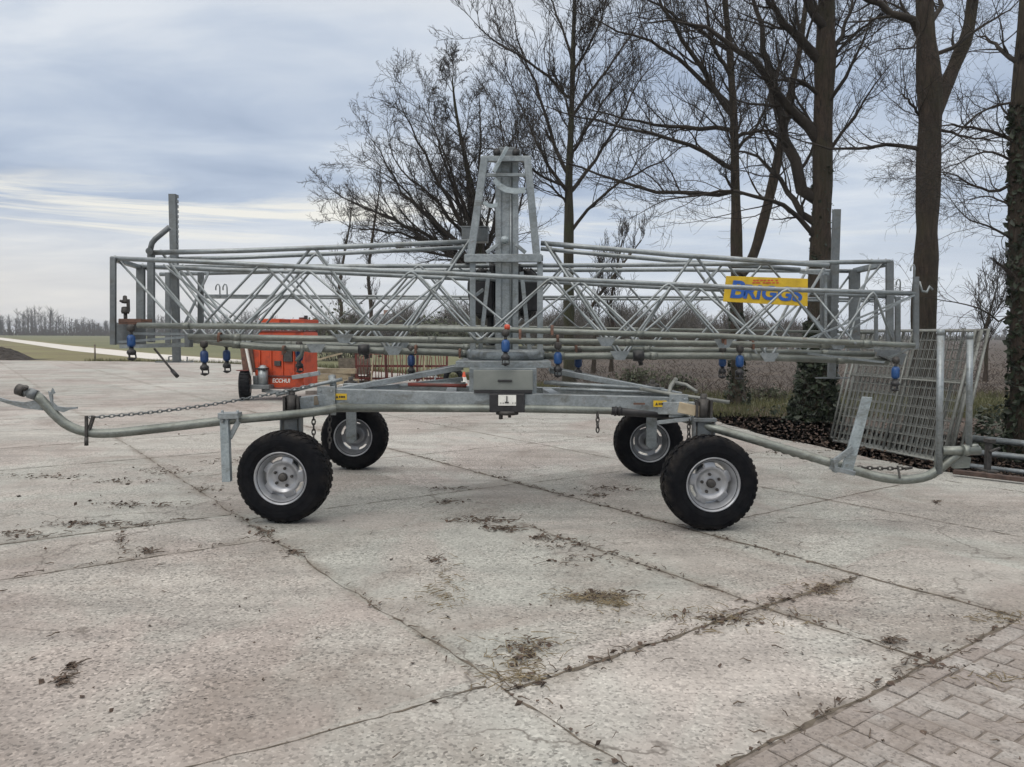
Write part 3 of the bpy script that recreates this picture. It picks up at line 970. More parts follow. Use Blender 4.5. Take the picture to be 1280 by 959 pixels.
# straight mossy tree right of the mast
t2, tp2, tr2 = px_tree('tree', 22.0, (712, 482), [(712, 482), (711, 400), (711, 330), (711, 240), (714, 150), (716, 80), (718, 0), (720, -70), (724, -140)], [8, 6.6, 6.2, 5.4, 4, 3.2, 2.3, 1.5, 0.8],
    [([(708, 240), (685, 205), (668, 170), (655, 140)], 2.6), ([(708, 220), (690, 170), (672, 110), (650, 60)], 2.8), ([(714, 242), (745, 200), (775, 150), (800, 100)], 2.8), ([(716, 285), (742, 255), (775, 228), (830, 200)], 2.4),
     ([(714, 150), (742, 108), (775, 65), (800, 20)], 2.4), ([(712, 125), (690, 100), (650, 70), (615, 50)], 2.2), ([(708, 235), (670, 215), (640, 190), (610, 185)], 2.0), ([(716, 190), (740, 150), (760, 120)], 2.2), ([(716, 80), (700, 30), (680, -20)], 2), ([(716, 90), (745, 40), (760, -10)], 2), ([(709, 255), (690, 235), (675, 225)], 2)],
    'straight tree with a mossy trunk, just right of the boom mast', 23, {1: 18, 2: 11, 3: 8, 4: 5}, 4, 2.7, tm='bark_green', upw=0.3, trunk_sub=20, trunk_t0=0.4, twig=0.0055, spread=0.75)
# heavy pale brown trunk rising behind the mesh panels
t5, tp5, tr5 = px_tree('tree', 12.0, (1154, 546), [(1154, 546), (1155, 420), (1157, 330), (1160, 230), (1163, 150), (1158, 60), (1156, 0), (1154, -120), (1160, -300)], [16.5, 14.4, 13.9, 13.4, 13.2, 9.8, 8.6, 5.5, 2],
    [([(1150, 35), (1125, 20), (1100, 6), (1070, -2), (1035, 0)], 6), ([(1146, 185), (1110, 182), (1078, 187), (1030, 184)], 3), ([(1150, 145), (1135, 125), (1128, 118)], 2.4), ([(1152, 40), (1140, 60), (1115, 62)], 2), ([(1170, 160), (1205, 170), (1245, 176)], 2.2), ([(1162, 30), (1175, 10), (1180, -20)], 4), ([(1196, 55), (1230, 30), (1265, 10)], 3)],
    'thick pale brown trunk forking high up, standing behind the mesh panels', 24, {1: 8, 2: 8, 3: 7, 4: 5}, 4, 1.3, tm='bark', trunk_sub=5, trunk_t0=0.6, twig=0.0024,
    extra_stems=[([(1163, 165), (1178, 118), (1195, 78), (1208, 45), (1216, 0), (1222, -90), (1226, -200)], (8.5, 4), 0.5)], jit=0.5, droop=0.1)
# ivy-clad trunk at the right edge
t6, tp6, tr6 = px_tree('tree', 9.9, (1280, 585), [(1280, 585), (1277, 420), (1276, 300), (1276, 180), (1279, 80), (1284, 0), (1290, -150), (1300, -350)], [17, 13, 12.5, 12, 9, 7.5, 5, 2],
    [([(1268, 176), (1240, 166), (1205, 158), (1176, 158)], 3), ([(1264, 232), (1238, 240), (1205, 225), (1180, 215)], 2.4), ([(1270, 76), (1246, 56), (1231, 47)], 3.4), ([(1266, 300), (1240, 285), (1205, 270)], 1.8), ([(1266, 200), (1230, 190), (1195, 205)], 1.8), ([(1266, 390), (1250, 402), (1225, 385), (1180, 376)], 1.5), ([(1266, 130), (1225, 140), (1195, 170)], 2.0), ([(1285, 60), (1320, 20), (1360, -20)], 5), ([(1268, 260), (1235, 245), (1210, 250)], 1.6)],
    'ivy-clad trunk with thin drooping twigs at the right edge', 25, {1: 8, 2: 9, 3: 7, 4: 4}, 4, 1.4, tm='bark', trunk_sub=12, trunk_t0=0.25, twig=0.0019, droop=0.35, jit=0.6)
ivy_part(t6, tp6, tr6, 0.0, 0.5, 2600, 0.045, 6, 0.038)
# broad many-stemmed tree left of the mast
t1, tp1, tr1 = px_tree('tree', 26.0, (606, 477), [(606, 477), (604, 420), (603, 370), (600, 310), (592, 240), (580, 170), (570, 110), (565, 58)], [11, 8.5, 7.5, 5.5, 4, 3, 2, 0.8],
    [([(600, 330), (570, 260), (535, 180), (505, 110), (490, 68)], 4), ([(598, 340), (555, 280), (505, 230), (470, 160), (455, 135)], 4), ([(596, 345), (540, 295), (480, 262), (430, 235), (400, 212)], 4.2), ([(598, 335), (530, 300), (490, 285), (440, 280), (415, 262)], 3.5),
     ([(604, 330), (620, 260), (628, 190), (625, 120), (612, 80)], 3.6), ([(606, 340), (640, 280), (655, 220), (662, 165)], 3.2), ([(600, 300), (565, 220), (545, 140), (530, 85)], 3.5), ([(604, 350), (560, 320), (510, 310), (470, 305)], 3.2), ([(601, 290), (600, 200), (602, 130), (596, 80)], 3.4), ([(598, 320), (545, 240), (500, 190), (478, 120)], 3.2), ([(600, 345), (550, 310), (500, 275), (450, 245), (420, 235)], 3.4), ([(600, 345), (560, 300), (525, 250), (480, 200), (440, 185)], 3.4), ([(602, 340), (580, 250), (555, 170), (520, 80)], 3.2), ([(604, 335), (612, 250), (640, 180), (650, 130)], 2.8)],
    'broad many-stemmed bare tree fanning out to the left behind the mast', 26, {1: 14, 2: 13, 3: 9, 4: 5}, 4, 2.5, tm='bark_green', upw=0.12, trunk_sub=24, trunk_t0=0.28, twig=0.0055, jit=2.2, spread=0.8, ext=0, squash=0.86)
# thinner young trees farther back
SG = 'young bare trees farther back'
for i, (px, by, Y, hgt, seed, lab) in enumerate(((462, 447, 52, 225, 41, 'thin young tree far back, seen through the left half of the boom'), (425, 448, 50, 270, 42, 'thin low young tree far back, leftmost behind the boom lattice'), (764, 462, 34, 300, 43, 'thin young tree standing back between mossy trunk and yellow sign'), (742, 463, 33, 300, 45, 'leaning young tree just right of the mossy straight trunk'), (1232, 470, 28, 360, 44, 'low sapling on the brown field, left of the ivy-clad trunk'))):
    px_tree('young_tree', Y, (px, by), [(px, by), (px + 2, by - 60), (px - 1, (by + hgt) / 2), (px + (14 if i != 3 else 60), hgt)], [2.6, 2.2, 1.6, 0.6], [], lab, seed, {1: 14, 2: 9, 3: 7}, 3, 2.6, upw=0.5, trunk_sub=18, trunk_t0=0.2, twig=0.008, group=SG, spread=0.7)


# ------------------------------------------------------------------ background vegetation and house


def shrub(Y, px, wpx, top, seed, label, mat='shrub_twig', dens=90, group='bare shrubs beyond the yard', name='bare_shrub', green=0):
    r_ = random.Random(seed)
    base = at(px, 430, Y); base.z = -0.05
    w = wpx * Y / F
    h = 1.6 + (417.5 - top) * Y / F
    root = empty(name, base)
    tag(root, label, 'shrub', group)
    polys = []
    for k in range(dens):
        a = r_.uniform(0, 2 * math.pi); rad = math.sqrt(r_.random()) * w * 0.38
        p = Vector((math.cos(a) * rad, math.sin(a) * rad * 0.7, 0))
        L = h * r_.uniform(0.5, 1.0) * (1 - 0.35 * (rad / (w * 0.4)) ** 2)
        d = Vector((p.x / w * 0.9 + r_.uniform(-.25, .25), p.y / w + r_.uniform(-.25, .25), 1)).normalized()
        def mk(p, d, L, r0, lev):
            pts = [p]; q = p.copy(); dd = d.copy()
            for s_ in range(4):
                dd = (dd + rnd_dir(r_) * 0.24 + Vector((0, 0, 0.05))).normalized(); q = q + dd * (L / 4); pts.append(q.copy())
            polys.append(([tuple(x) for x in pts], [r0 * (1 - 0.2 * i) for i in range(5)]))
            if lev:
                for c in range(6 if lev == 2 else 4):
                    i = r_.randint(1, 3)
                    mk(pts[i].copy(), (dd + rnd_dir(r_) * 0.8).normalized(), L * r_.uniform(0.25, 0.45), r0 * 0.6, lev - 1)
        mk(p, d, L, 0.018 * Y / 50, 2)
    V, Fq = tubes_np(polys, 3)
    link('stems', np_mesh('stems', V, Fq, mat), root)
    if green:
        rr = np.random.default_rng(seed)
        c = rr.normal(size=(green, 3)) * np.array([w * 0.25, w * 0.2, h * 0.2]) + np.array([0, 0, h * 0.42])
        c[:, 2] = np.abs(c[:, 2])
        leaves('foliage', c, 0.09 * Y / 50, 'bush_green', root, rr)


shrub(46, 425, 70, 374, 1, 'low twiggy shrub with greenish stems behind the left boom lattice', green=900)
shrub(70, 545, 70, 392, 2, 'dark low shrub right of the grey house gable', 'shrub_twig', 70, green=2200)
shrub(62, 590, 60, 396, 3, 'dark shrub directly left of the mast foot', green=1500)
shrub(60, 690, 90, 384, 4, 'tall brown shrub behind the boom right of the mast')
shrub(66, 745, 90, 390, 5, 'brown shrub between the two thin young trees')
shrub(60, 800, 90, 382, 6, 'tangled brown shrub left of the yellow sign', dens=110)
shrub(75, 860, 90, 386, 7, 'wide brown shrub directly beneath the left end of the sign', dens=110)
shrub(90, 960, 100, 398, 8, 'low pale shrub far behind the yellow sign', dens=80)
shrub(24, 800, 60, 452, 9, 'low grey-green scrub behind the right chassis strut', dens=60, green=700)
shrub(22, 850, 50, 462, 10, 'small low scrub behind the chassis right corner', dens=50, green=500)
shrub(19, 965, 60, 474, 11, 'small low bramble between the two dark trunks', dens=30, green=300)

# far woods across the field: nobody could count them
def far_woods():
    r_ = random.Random(5)
    polys = []
    for k in range(620):
        t = r_.random()
        px = -420 + 1050 * t
        Y = r_.uniform(330, 420)
        h = r_.uniform(6.5, 12.5) * (1.0 - 0.25 * max(0, (px - 200) / 430)) * (0.8 + 0.3 * math.sin(px * 0.035) * math.sin(px * 0.011 + 1))
        b = at(px, 417, Y); b.z = 0
        top = b + Vector((r_.uniform(-.6, .6), 0, h))
        polys.append(([tuple(b.lerp(top, i / 4)) for i in range(5)], [0.22, 0.19, 0.15, 0.1, 0.04]))
        for c in range(30):
            t_ = r_.uniform(0.12, 0.95)
            p = b.lerp(top, t_)
            d = Vector((r_.uniform(-1, 1), r_.uniform(-.6, .6), r_.uniform(0.5, 1.6))).normalized()
            L = h * (0.10 + 0.26 * math.sin(math.pi * min(1, t_ * 1.02)) ) * r_.uniform(.6, 1.2)
            pts = [p]
            for i in range(4):
                d = (d + rnd_dir(r_) * .3).normalized(); pts.append(pts[-1] + d * L / 4)
            polys.append(([tuple(x) for x in pts], [0.075, 0.065, 0.055, 0.045, 0.03]))
    for k in range(5200):        # undergrowth along the foot of the wood
        px = -420 + 1050 * r_.random(); Y = r_.uniform(320, 345)
        b = at(px, 417, Y); b.z = 0
        h = r_.uniform(1.0, 4.2)
        d = Vector((r_.uniform(-.6, .6), 0, 1))
        polys.append(([tuple(b + d * (h * i / 4)) for i in range(5)], [0.16, 0.14, 0.12, 0.09, 0.05]))
    V, Fq = tubes_np(polys, 3)
    o = link('distant_woods', np_mesh('distant_woods', V, Fq, 'shrub_twig'))
    tag(o, 'hazy bare woodland along the far side of the left field', 'woodland', kind='stuff')


far_woods()


def thicket():
    """bare thicket along the back of the brown field, behind the lattice"""
    r_ = random.Random(35)
    polys = []
    for k in range(4200):
        px = 400 + 640 * r_.random(); Y = r_.uniform(120, 150)
        b = at(px, 417, Y); b.z = 0
        top = float(np.interp(px, [400, 480, 560, 680, 760, 860, 960, 1040], [4.2, 6.2, 7.4, 7.6, 7.2, 7.4, 5.8, 2.2]))
        h = top * r_.uniform(0.45, 1.0) * (0.85 + 0.2 * math.sin(px * 0.09))
        d = Vector((r_.uniform(-.3, .3), r_.uniform(-.3, .3), 1)).normalized()
        q = b + d * h
        polys.append(([tuple(b.lerp(q, i / 4) + rnd_dir(r_) * 0.06 * i) for i in range(5)], [0.05, 0.042, 0.034, 0.026, 0.018]))
        for c in range(11):
            p = b.lerp(q, r_.uniform(.15, .95))
            dd = (d + rnd_dir(r_) * 0.9).normalized(); L_ = h * r_.uniform(.15, .38)
            polys.append(([tuple(p + dd * (L_ * i / 4)) for i in range(5)], [0.026, 0.024, 0.021, 0.018, 0.014]))
    V, Fq = tubes_np(polys, 3)
    o = link('distant_thicket', np_mesh('distant_thicket', V, Fq, 'shrub_twig'))
    tag(o, 'grey-brown bare thicket at the back of the field behind the boom lattice', 'thicket', kind='stuff')


thicket()


def hedge_line():
    """low far growth along the horizon on the right"""
    r_ = random.Random(15)
    polys = []
    for k in range(3600):
        px = 420 + 900 * r_.random(); Y = r_.uniform(300, 330)
        b = at(px, 417, Y); b.z = 0
        h = r_.uniform(0.8, 2.6) * (1 + 1.2 * max(0.0, (900 - px) / 480))
        d = Vector((r_.uniform(-.6, .6), 0, 1))
        polys.append(([tuple(b + d * (h * i / 2)) for i in range(3)], [0.2, 0.15, 0.06]))
    V, Fq = tubes_np(polys, 3)
    o = link('distant_scrub', np_mesh('distant_scrub', V, Fq, 'shrub_twig'))
    tag(o, 'low hazy scrub along the horizon behind the brown field', 'scrub', kind='stuff')


hedge_line()
rowlab = ['leftmost tiny far roadside tree above the mesh panels', 'second tiny far roadside tree above the mesh panels', 'tiny far roadside tree above the right-hand upright tube', 'tiny far roadside tree just right of the mesh panel corner', 'tiny far roadside tree midway between panels and ivy-clad trunk', 'tiny far roadside tree nearest the ivy-clad trunk']
for k, px in enumerate((1148, 1188, 1204, 1228, 1241, 1256)):
    r_ = random.Random(60 + k)
    Y = 380
    b = at(px, 417, Y); b.z = 0
    root = empty('roadside_tree', b)
    tag(root, rowlab[k], 'tree', 'tiny roadside trees on the horizon')
    h = r_.uniform(5.0, 6.3)
    tm_ = MB(); tm_.tube([(0, 0, 0), (0.1, 0, h * .5), (0, 0, h * .8)], [0.2, 0.16, 0.08], 6); tm_.build('trunk', 'bark', root)
    polys = []
    for c in range(130):
        a = r_.uniform(0, 6.283); p = Vector((0, 0, h * r_.uniform(.35, .8)))
        d = Vector((math.cos(a), math.sin(a), r_.uniform(.1, 1.4))).normalized()
        L = h * r_.uniform(.2, .36)
        polys.append(([tuple(p + d * (L * i / 2)) for i in range(3)], [0.07, 0.06, 0.04]))
    V, Fq = tubes_np(polys, 3)
    link('crown', np_mesh('crown', V, Fq, 'shrub_twig'), root)

# farmhouse gable beyond the shrubs
hb = at(512, 417, 135); hb.z = 0
house = empty('farmhouse', hb, R(38))
tag(house, 'grey-roofed farmhouse gable far behind the boom, left of the mast', 'house')
w_ = MB()
w_.prism([(-3.4, 0, 0), (3.4, 0, 0), (3.4, 0, 2.3), (0, 0, 4.9), (-3.4, 0, 2.3)], (0, 11, 0))
w_.build('wall', 'housewall', house)
r1 = MB()
for sgn in (-1, 1):
    r1.prism([(sgn * 3.8, -0.35, 2.05), (0, -0.35, 4.98), (0, -0.35, 5.16), (sgn * 3.9, -0.35, 2.2)], (0, 11.7, 0))
roof = r1.build('roof', 'rooftile', house)
ch = MB(); ch.box((0, 8.5, 5.4), (0.6, 0.6, 0.9)); ch.build('chimney', 'brickwall', roof)
for wx in (-1.4, 1.4):
    wf = MB()
    for zz in (0.9, 2.2): wf.box((wx, -0.03, zz), (1.1, 0.08, 0.1))
    for xx in (-.55, .55): wf.box((wx + xx, -0.03, 1.55), (0.1, 0.08, 1.4))
    fo = wf.build('window', 'white', house)
    g_ = MB(); g_.box((wx, -0.012, 1.55), (1.0, 0.03, 1.2)); g_.build('pane', 'black', fo)

# black soil heap and marker post at the far left edge of the yard
def soil_heap():
    c = at(2, 451, 44.5); c.z = 0
    bm = bmesh.new()
    n = 46
    grid = {}
    for i in range(n + 1):
        for j in range(n + 1):
            u, v = i / n * 2 - 1, j / n * 2 - 1
            x, y = u * 4.2 - 2.4, v * 2.2
            r2 = math.hypot(u, v)
            h = max(0.0, 1 - r2 ** 1.3)
            h = 1.35 * h * (0.85 + 0.3 * math.sin(x * 1.7 + 1) * math.sin(y * 2.1)) + (rng.uniform(-.05, .05) if h > 0.03 else 0)
            grid[i, j] = bm.verts.new((x, y, h - 0.04))
    for i in range(n):
        for j in range(n):
            bm.faces.new((grid[i, j], grid[i + 1, j], grid[i + 1, j + 1], grid[i, j + 1]))
    me = bpy.data.meshes.new('soil_heap'); bm.to_mesh(me); bm.free()
    me.materials.append(M['soil'])
    o = link('soil_heap', me); o.location = c
    tag(o, 'heap of black soil at the left edge of the yard', 'soil heap')


soil_heap()
mp = MB(); mp.cyl((0, 0, -0.05), (0, 0, 0.86), 0.045, 8); mp.lathe([(0.0, 0.93), (0.03, 0.92), (0.048, 0.86), (0.045, 0.80)], (0, 0, 0), (0, 0, 1), 8)
o = mp.build('marker_post', 'oldwood'); o.location = gp(119, 451.0)
tag(o, 'slim dark marker post at the edge of the yard, by the grass', 'post')

# ------------------------------------------------------------------ the irrigation boom on its carriage
Bx, By = -0.13, 7.55
boom = empty('irrigation_boom', (0, 0, 0))
tag(boom, 'galvanised irrigation boom folded on its four-wheeled carriage with towbars at both ends', 'irrigation boom')


def curve_tube(mb, pxs, r, Y, sides=10, n=28):
    pts = [at(p[0], p[1], p[2] if len(p) > 2 else Y) for p in pxs]
    mb.tube(resample(pts, n), r, sides)


def line_at(pts, x, Y=None):
    """interpolate y on a px polyline"""
    pts = sorted(pts)
    return float(np.interp(x, [p[0] for p in pts], [p[1] for p in pts]))


def zigzag(mb, top, bot, nodes, Yt, Yb, r, start_top=True, ov=3):
    """bent rods from chord to chord with rounded apexes; nodes = list of pixel x, alternately top and bottom"""
    P = []
    is_top = start_top
    for x in nodes:
        ln, Y = (top, Yt) if is_top else (bot, Yb)
        Yv = Y(x) if callable(Y) else Y
        P.append((at(x, line_at(ln, x) + (-ov if is_top else 2), Yv), is_top))
        is_top = not is_top
    pts = []
    for i, (p, tp_) in enumerate(P):
        if i == 0 or i == len(P) - 1:
            pts.append(p); continue
        a = (P[i - 1][0] - p).normalized(); b = (P[i + 1][0] - p).normalized()
        k = 0.055
        q1, q2 = p + a * k, p + b * k
        pts += [q1, (q1 + q2) / 4 + p / 2 + Vector((0, 0, 0)), q2]
    mb.tube(pts, r, 7)


def gusset(mb, x, ln, Y, w=25, h=10):
    y = line_at(ln, x)
    a, b, c, d = at(x - w / 2, y - h * .6, Y), at(x + w / 2, y - h * .6, Y), at(x + 6, y + h * .5, Y), at(x - 6, y + h * .5, Y)
    mb.prism([d, c, b, a], (0, 0.006, 0))


def truss(name, chords, pipes, zz, rodr=0.0112, chordr=0.0235, gus=(), mat='galv', pmat='galv_green', label=None):
    part = empty(name, (0, 0, 0)); part.parent = boom
    if label: part['label'] = label
    for ln, Y0, Y1, r in chords:
        mb = MB()
        x0, x1 = ln[0][0], ln[-1][0]
        mb.tube([at(x, y, Y0 + (Y1 - Y0) * (x - x0) / (x1 - x0)) for x, y in ln], r, 12)
        mb.build('chord', mat, part)
    for ln, Y0, Y1, r in pipes:
        mb = MB()
        x0, x1 = ln[0][0], ln[-1][0]
        mb.tube([at(x, y, Y0 + (Y1 - Y0) * (x - x0) / (x1 - x0)) for x, y in ln], r, 14)
        for fx in np.linspace(x0 + 60, x1 - 60, 4):      # sleeve couplings
            y = line_at(ln, fx); Yf = Y0 + (Y1 - Y0) * (fx - x0) / (x1 - x0)
            mb.tube([at(fx - 5, y, Yf), at(fx + 5, line_at(ln, fx + 5), Yf)], r * 1.18, 14)
        mb.build('water_pipe', pmat, part)
    for (tln, Yt, bln, Yb, nodes, st) in zz:
        mb = MB()
        zigzag(mb, tln, bln, nodes, Yt, Yb, rodr, st)
        mb.build('lattice', mat, part)
    if gus:
        mb = MB()
        for x, ln, Y in gus: gusset(mb, x, ln, Y)
        mb.build('gusset_plate', 'galv', part, each=1)
    return part


A1 = [(139, 323), (280, 328.5), (420, 336), (560, 342), (700, 349), (840, 355.5), (980, 362), (1143, 367)]
A2 = [(172, 333), (280, 337.5), (420, 341), (560, 347.5), (700, 353), (840, 360), (1000, 366), (1118, 371)]
P1 = [(172, 407), (400, 409), (640, 412.5), (780, 417), (900, 420), (1000, 425), (1100, 430), (1143, 432)]
P2 = [(236, 421), (400, 423.5), (560, 425), (780, 428), (900, 430), (1090, 432)]
P3 = [(300, 429), (400, 431), (560, 433.5), (640, 436), (760, 436.5), (900, 438), (1092, 443)]
P4 = [(236, 424), (330, 434), (400, 436), (560, 441), (640, 446)]
P4r = [(640, 446), (760, 445), (900, 445), (1110, 452)]
B1 = [(182, 334), (400, 333), (540, 332.5), (700, 332), (840, 331), (980, 329), (1112, 327)]
B2 = [(200, 343), (400, 338.5), (540, 338), (700, 338), (840, 337.3), (980, 338.5), (1072, 339)]
I1 = [(188, 316), (300, 313.5), (420, 309), (590, 302)]
I2 = [(196, 324), (300, 322), (420, 317), (590, 309)]
I3 = [(200, 318), (420, 314), (590, 306)]
J1 = [(676, 304), (760, 311), (840, 318.5), (980, 328), (1036, 332)]
J2 = [(676, 311), (760, 319), (840, 326), (1000, 337)]
J3 = [(676, 307.5), (840, 322.5), (1020, 335)]

truss('outer_wing', [(A1, 6.90, 7.05, 0.0215), (A2, 7.5, 7.62, 0.0215)], [(P1, 6.78, 6.95, 0.026), (P2, 7.02, 7.1, 0.029)],
      [(A1, 6.92, P2, 7.02, [143, 238, 327, 425, 514, 597, 690, 758, 836, 905, 984, 1042, 1092, 1118], True),
       (A2, 7.5, P1, 6.9, [205, 300, 385, 474, 560, 645, 726, 800, 872, 950, 1015, 1070], True),
       (A2, 7.54, P2, 7.12, [178, 262, 345, 436, 522, 606, 686, 766, 842, 912, 985, 1046], True)],
      gus=[(430, P2, 6.985), (758, P2, 6.985), (905, P2, 6.99), (1048, P2, 6.99)], label='near outer wing, folded back across the mast')
truss('outer_wing', [(B1, 7.75, 7.6, 0.0215), (B2, 8.4, 8.3, 0.0215)], [(P3, 7.72, 7.6, 0.029)],
      [(B1, 7.66, P3, 7.68, [185, 268, 352, 440, 523, 615, 706, 812, 906, 1005, 1108], True),
       (B1, 7.7, P3, 7.7, [228, 310, 396, 482, 570, 660, 760, 858, 957, 1056, 1090], True),
       (B2, 8.35, P3, 7.74, [212, 285, 368, 448, 532, 620, 705, 806, 897, 990, 1068], True)],
      gus=[(795, P3, 7.64), (500, P3, 7.64)], label='far outer wing, folded back behind the mast')
truss('inner_wing', [(I1, 7.35, 7.45, 0.024), (I2, 7.9, 7.8, 0.021)], [(P4, 7.5, 7.5, 0.034)],
      [(I1, 7.4, P4, 7.5, [200, 290, 391, 492, 588], True), (I2, 7.85, P4, 7.52, [212, 300, 395, 486, 580], True)], 0.014, gus=[(492, P4, 7.45), (395, P4, 7.45)], label='left inner wing, rising slightly to the mast')
truss('inner_wing', [(J1, 7.45, 7.35, 0.024), (J2, 7.8, 7.9, 0.021)], [(P4r, 7.5, 7.5, 0.034)],
      [(J1, 7.4, P4r, 7.5, [680, 775, 868, 962, 1034], True), (J2, 7.85, P4r, 7.52, [688, 780, 862, 950, 1010], True)], 0.014, gus=[(775, P4r, 7.45), (962, P4r, 7.45)], label='right inner wing, rising slightly to the mast')
# slender tip sections lying far side
T5a = [(256, 369.5), (640, 371), (905, 371.5), (1092, 374)]
T5b = [(256, 372), (640, 374), (905, 374.5), (1092, 377)]
T5c = [(256, 404), (640, 409), (1092, 416)]
T5n = [256 + k * 52.25 for k in range(17)]
truss('tip_section', [(T5a, 8.6, 8.6, 0.0135), (T5b, 8.8, 8.8, 0.0125)], [(T5c, 8.7, 8.7, 0.016)],
      [(T5a, 8.6, T5c, 8.7, T5n, True)], 0.008, label='slender folded tip section at the back')

# end frames, posts and stay plates
ef = MB()


def post(x, y0, y1, wpx, Y, d=0.06, mb=None, x2=None):
    if mb is None: wpx, d = wpx * 0.86, d * 0.5
    (mb or ef).bar(at(x, y0, Y), at(x2 if x2 is not None else x, y1, Y), wpx * Y / F, d, Vector((0, 1, 0)))


post(141.5, 322, 431, 7.5, 6.88, 0.06)
post(176, 333, 432, 11, 7.5, 0.08)
post(189, 318, 428, 9, 7.38, 0.08)
post(210, 341, 432, 6.5, 8.3, 0.07)
post(251, 341, 420, 7.5, 8.0, 0.07)
post(1112, 327, 432, 10, 7.6, 0.07)
post(1068, 338, 440, 14, 8.25, 0.1)
post(1032, 341, 440, 14, 7.9, 0.1)
post(1095, 371, 440, 5, 8.6, 0.04)
post(1122, 371, 440, 7, 7.65, 0.06)
post(1145, 346, 436, 7, 7.05, 0.06)
ef.build('end_post', 'galv_dark', boom, each=1)
fr = MB()
fr.bar(at(141, 324, 6.9), at(174, 334, 7.5), 0.05, 0.035)
fr.bar(at(1112, 328.5, 7.6), at(1070, 338.5, 8.32), 0.07, 0.05)
fr.bar(at(1032, 343, 7.5), at(1032, 410, 7.5), 0.02, 0.02)
fr.bar(at(1000, 340, 7.5), at(1036, 342, 7.5), 0.02, 0.03)
fr.bar(at(1146, 432, 7.05), at(1110, 448, 7.4), 0.02, 0.02)
fr.bar(at(1000, 430, 7.2), at(1120, 437, 7.05), 0.018, 0.018)
fr.bar(at(1010, 442, 7.4), at(1105, 453, 7.4), 0.02, 0.02)
fr.bar(at(167, 417, 6.95), at(232, 417.5, 7.1), 0.02, 0.022)
fr.bar(at(145, 428, 6.92), at(232, 421.5, 7.1), 0.02, 0.022)
fr.bar(at(150, 433, 7.45), at(236, 431, 7.5), 0.03, 0.04)
fr.bar(at(1000, 428, 6.98), at(1143, 369, 7.02), 0.016, 0.016)
fr.bar(at(1030, 430, 7.5), at(1136, 372, 7.5), 0.016, 0.016)
fr.bar(at(262, 338, 8.0), at(230, 407, 7.9), 0.02, 0.02)
fr.build('end_brace', 'galv', boom, each=1)
eb = MB()
eb.box((at(163, 417, 7.1)), (0.19, 0.22, 0.2)); eb.build('hinge_box', 'galv_dark', boom, 0.006)
eb = MB()
eb.bar(at(236, 412, 7.12), at(236, 434, 7.12), 0.05, 0.08)
eb.bar(at(1100, 438, 7.5), at(1128, 450, 7.5), 0.09, 0.12)
eb.build('pipe_flange', 'galv_dark', boom, 0.004, each=1)
tr_ = MB()
a0 = at(150, 402, 6.86)
tr_.box(a0 + Vector((0.09, 0.1, 0.0)), (0.2, 0.22, 0.012))
tr_.bar(a0 + Vector((-0.01, 0, 0.0)), a0 + Vector((0.19, 0, 0.0)), 0.012, 0.05)
tr_.bar(a0 + Vector((-0.01, 0.2, 0.0)), a0 + Vector((0.19, 0.2, 0.0)), 0.012, 0.05)
tr_.build('sprinkler_tray', 'rust', boom)
# small hooks on the ends
hk = MB()
for x, y, Y in ((275, 372, 8.6), (284, 372, 8.6), (1125, 366, 7.65), (1143, 348, 7.05)):
    p = at(x, y, Y); s_ = Y / F
    hk.tube([p, p + Vector((0, 0, 13 * s_)), p + Vector((-1 * s_, 0, 16 * s_)), p + Vector((-3 * s_, 0, 16.5 * s_)), p + Vector((-5 * s_, 0, 13 * s_)), p + Vector((-5 * s_, 0, 9 * s_))], 0.008, 6)
p = at(1149, 352, 7.05); s_ = 7.05 / F
hk.tube([p, p + Vector((4 * s_, 0, -12 * s_)), p + Vector((10 * s_, 0, -13 * s_)), p + Vector((13 * s_, 0, -6 * s_)), p + Vector((17 * s_, 0, -10 * s_))], 0.012, 7)
hk.build('rope_hook', 'galv', boom, each=1)
lv = MB()
lv.tube([at(187, 316, 7.35), at(190, 304, 7.35), at(194, 299, 7.35), at(212, 284, 7.35)], 0.026, 10)
lv.cyl(at(186.5, 314, 7.22), at(186.5, 314, 7.48), 0.032, 12)
lv.build('locking_lever', 'galv_dark', boom)
dr = MB(); dr.tube([at(193, 436, 7.1), at(216, 464, 7.0)], 0.010, 8); o = dr.build('stay_rod', 'dark_iron', boom)
dt = MB(); dt.tube([at(215, 463, 7.0), at(222, 471, 6.98)], 0.018, 8); dt.build('rubber_tip', 'black', o)
# tall wing-rest posts, one at each end
for px, y0, y1, Yp in ((218.5, 243, 452, 7.85), (1042.5, 262, 472, 7.85)):
    wp = MB()
    wpx = 8.5 * Yp / F
    a, b = at(px, y0, Yp), at(px, y1, Yp)
    wp.box((a + b) / 2, (wpx, 0.05, (a - b).length))
    for k in range(34):      # rack holes along one edge
        q = a.lerp(b, (k + 0.5) / 34)
        wp.box(q + Vector((wpx / 2, -0.012, 0)), (0.010, 0.022, 0.030))
    if px < 400:
        wp.bar(at(195, 452.5, Yp), at(241, 452.5, Yp), 0.05, 0.012)
        for xx in (211, 234): wp.bar(at(xx, 452, Yp), at(xx, 446, Yp), 0.01, 0.01)
        wp.bar(at(211, 446, Yp), at(215, 446, Yp), 0.01, 0.01)
    else:
        wp.bar(at(1020, 472.5, Yp), at(1062, 472.5, Yp), 0.05, 0.012)
    wp.build('rest_post', 'galv_dark', boom)

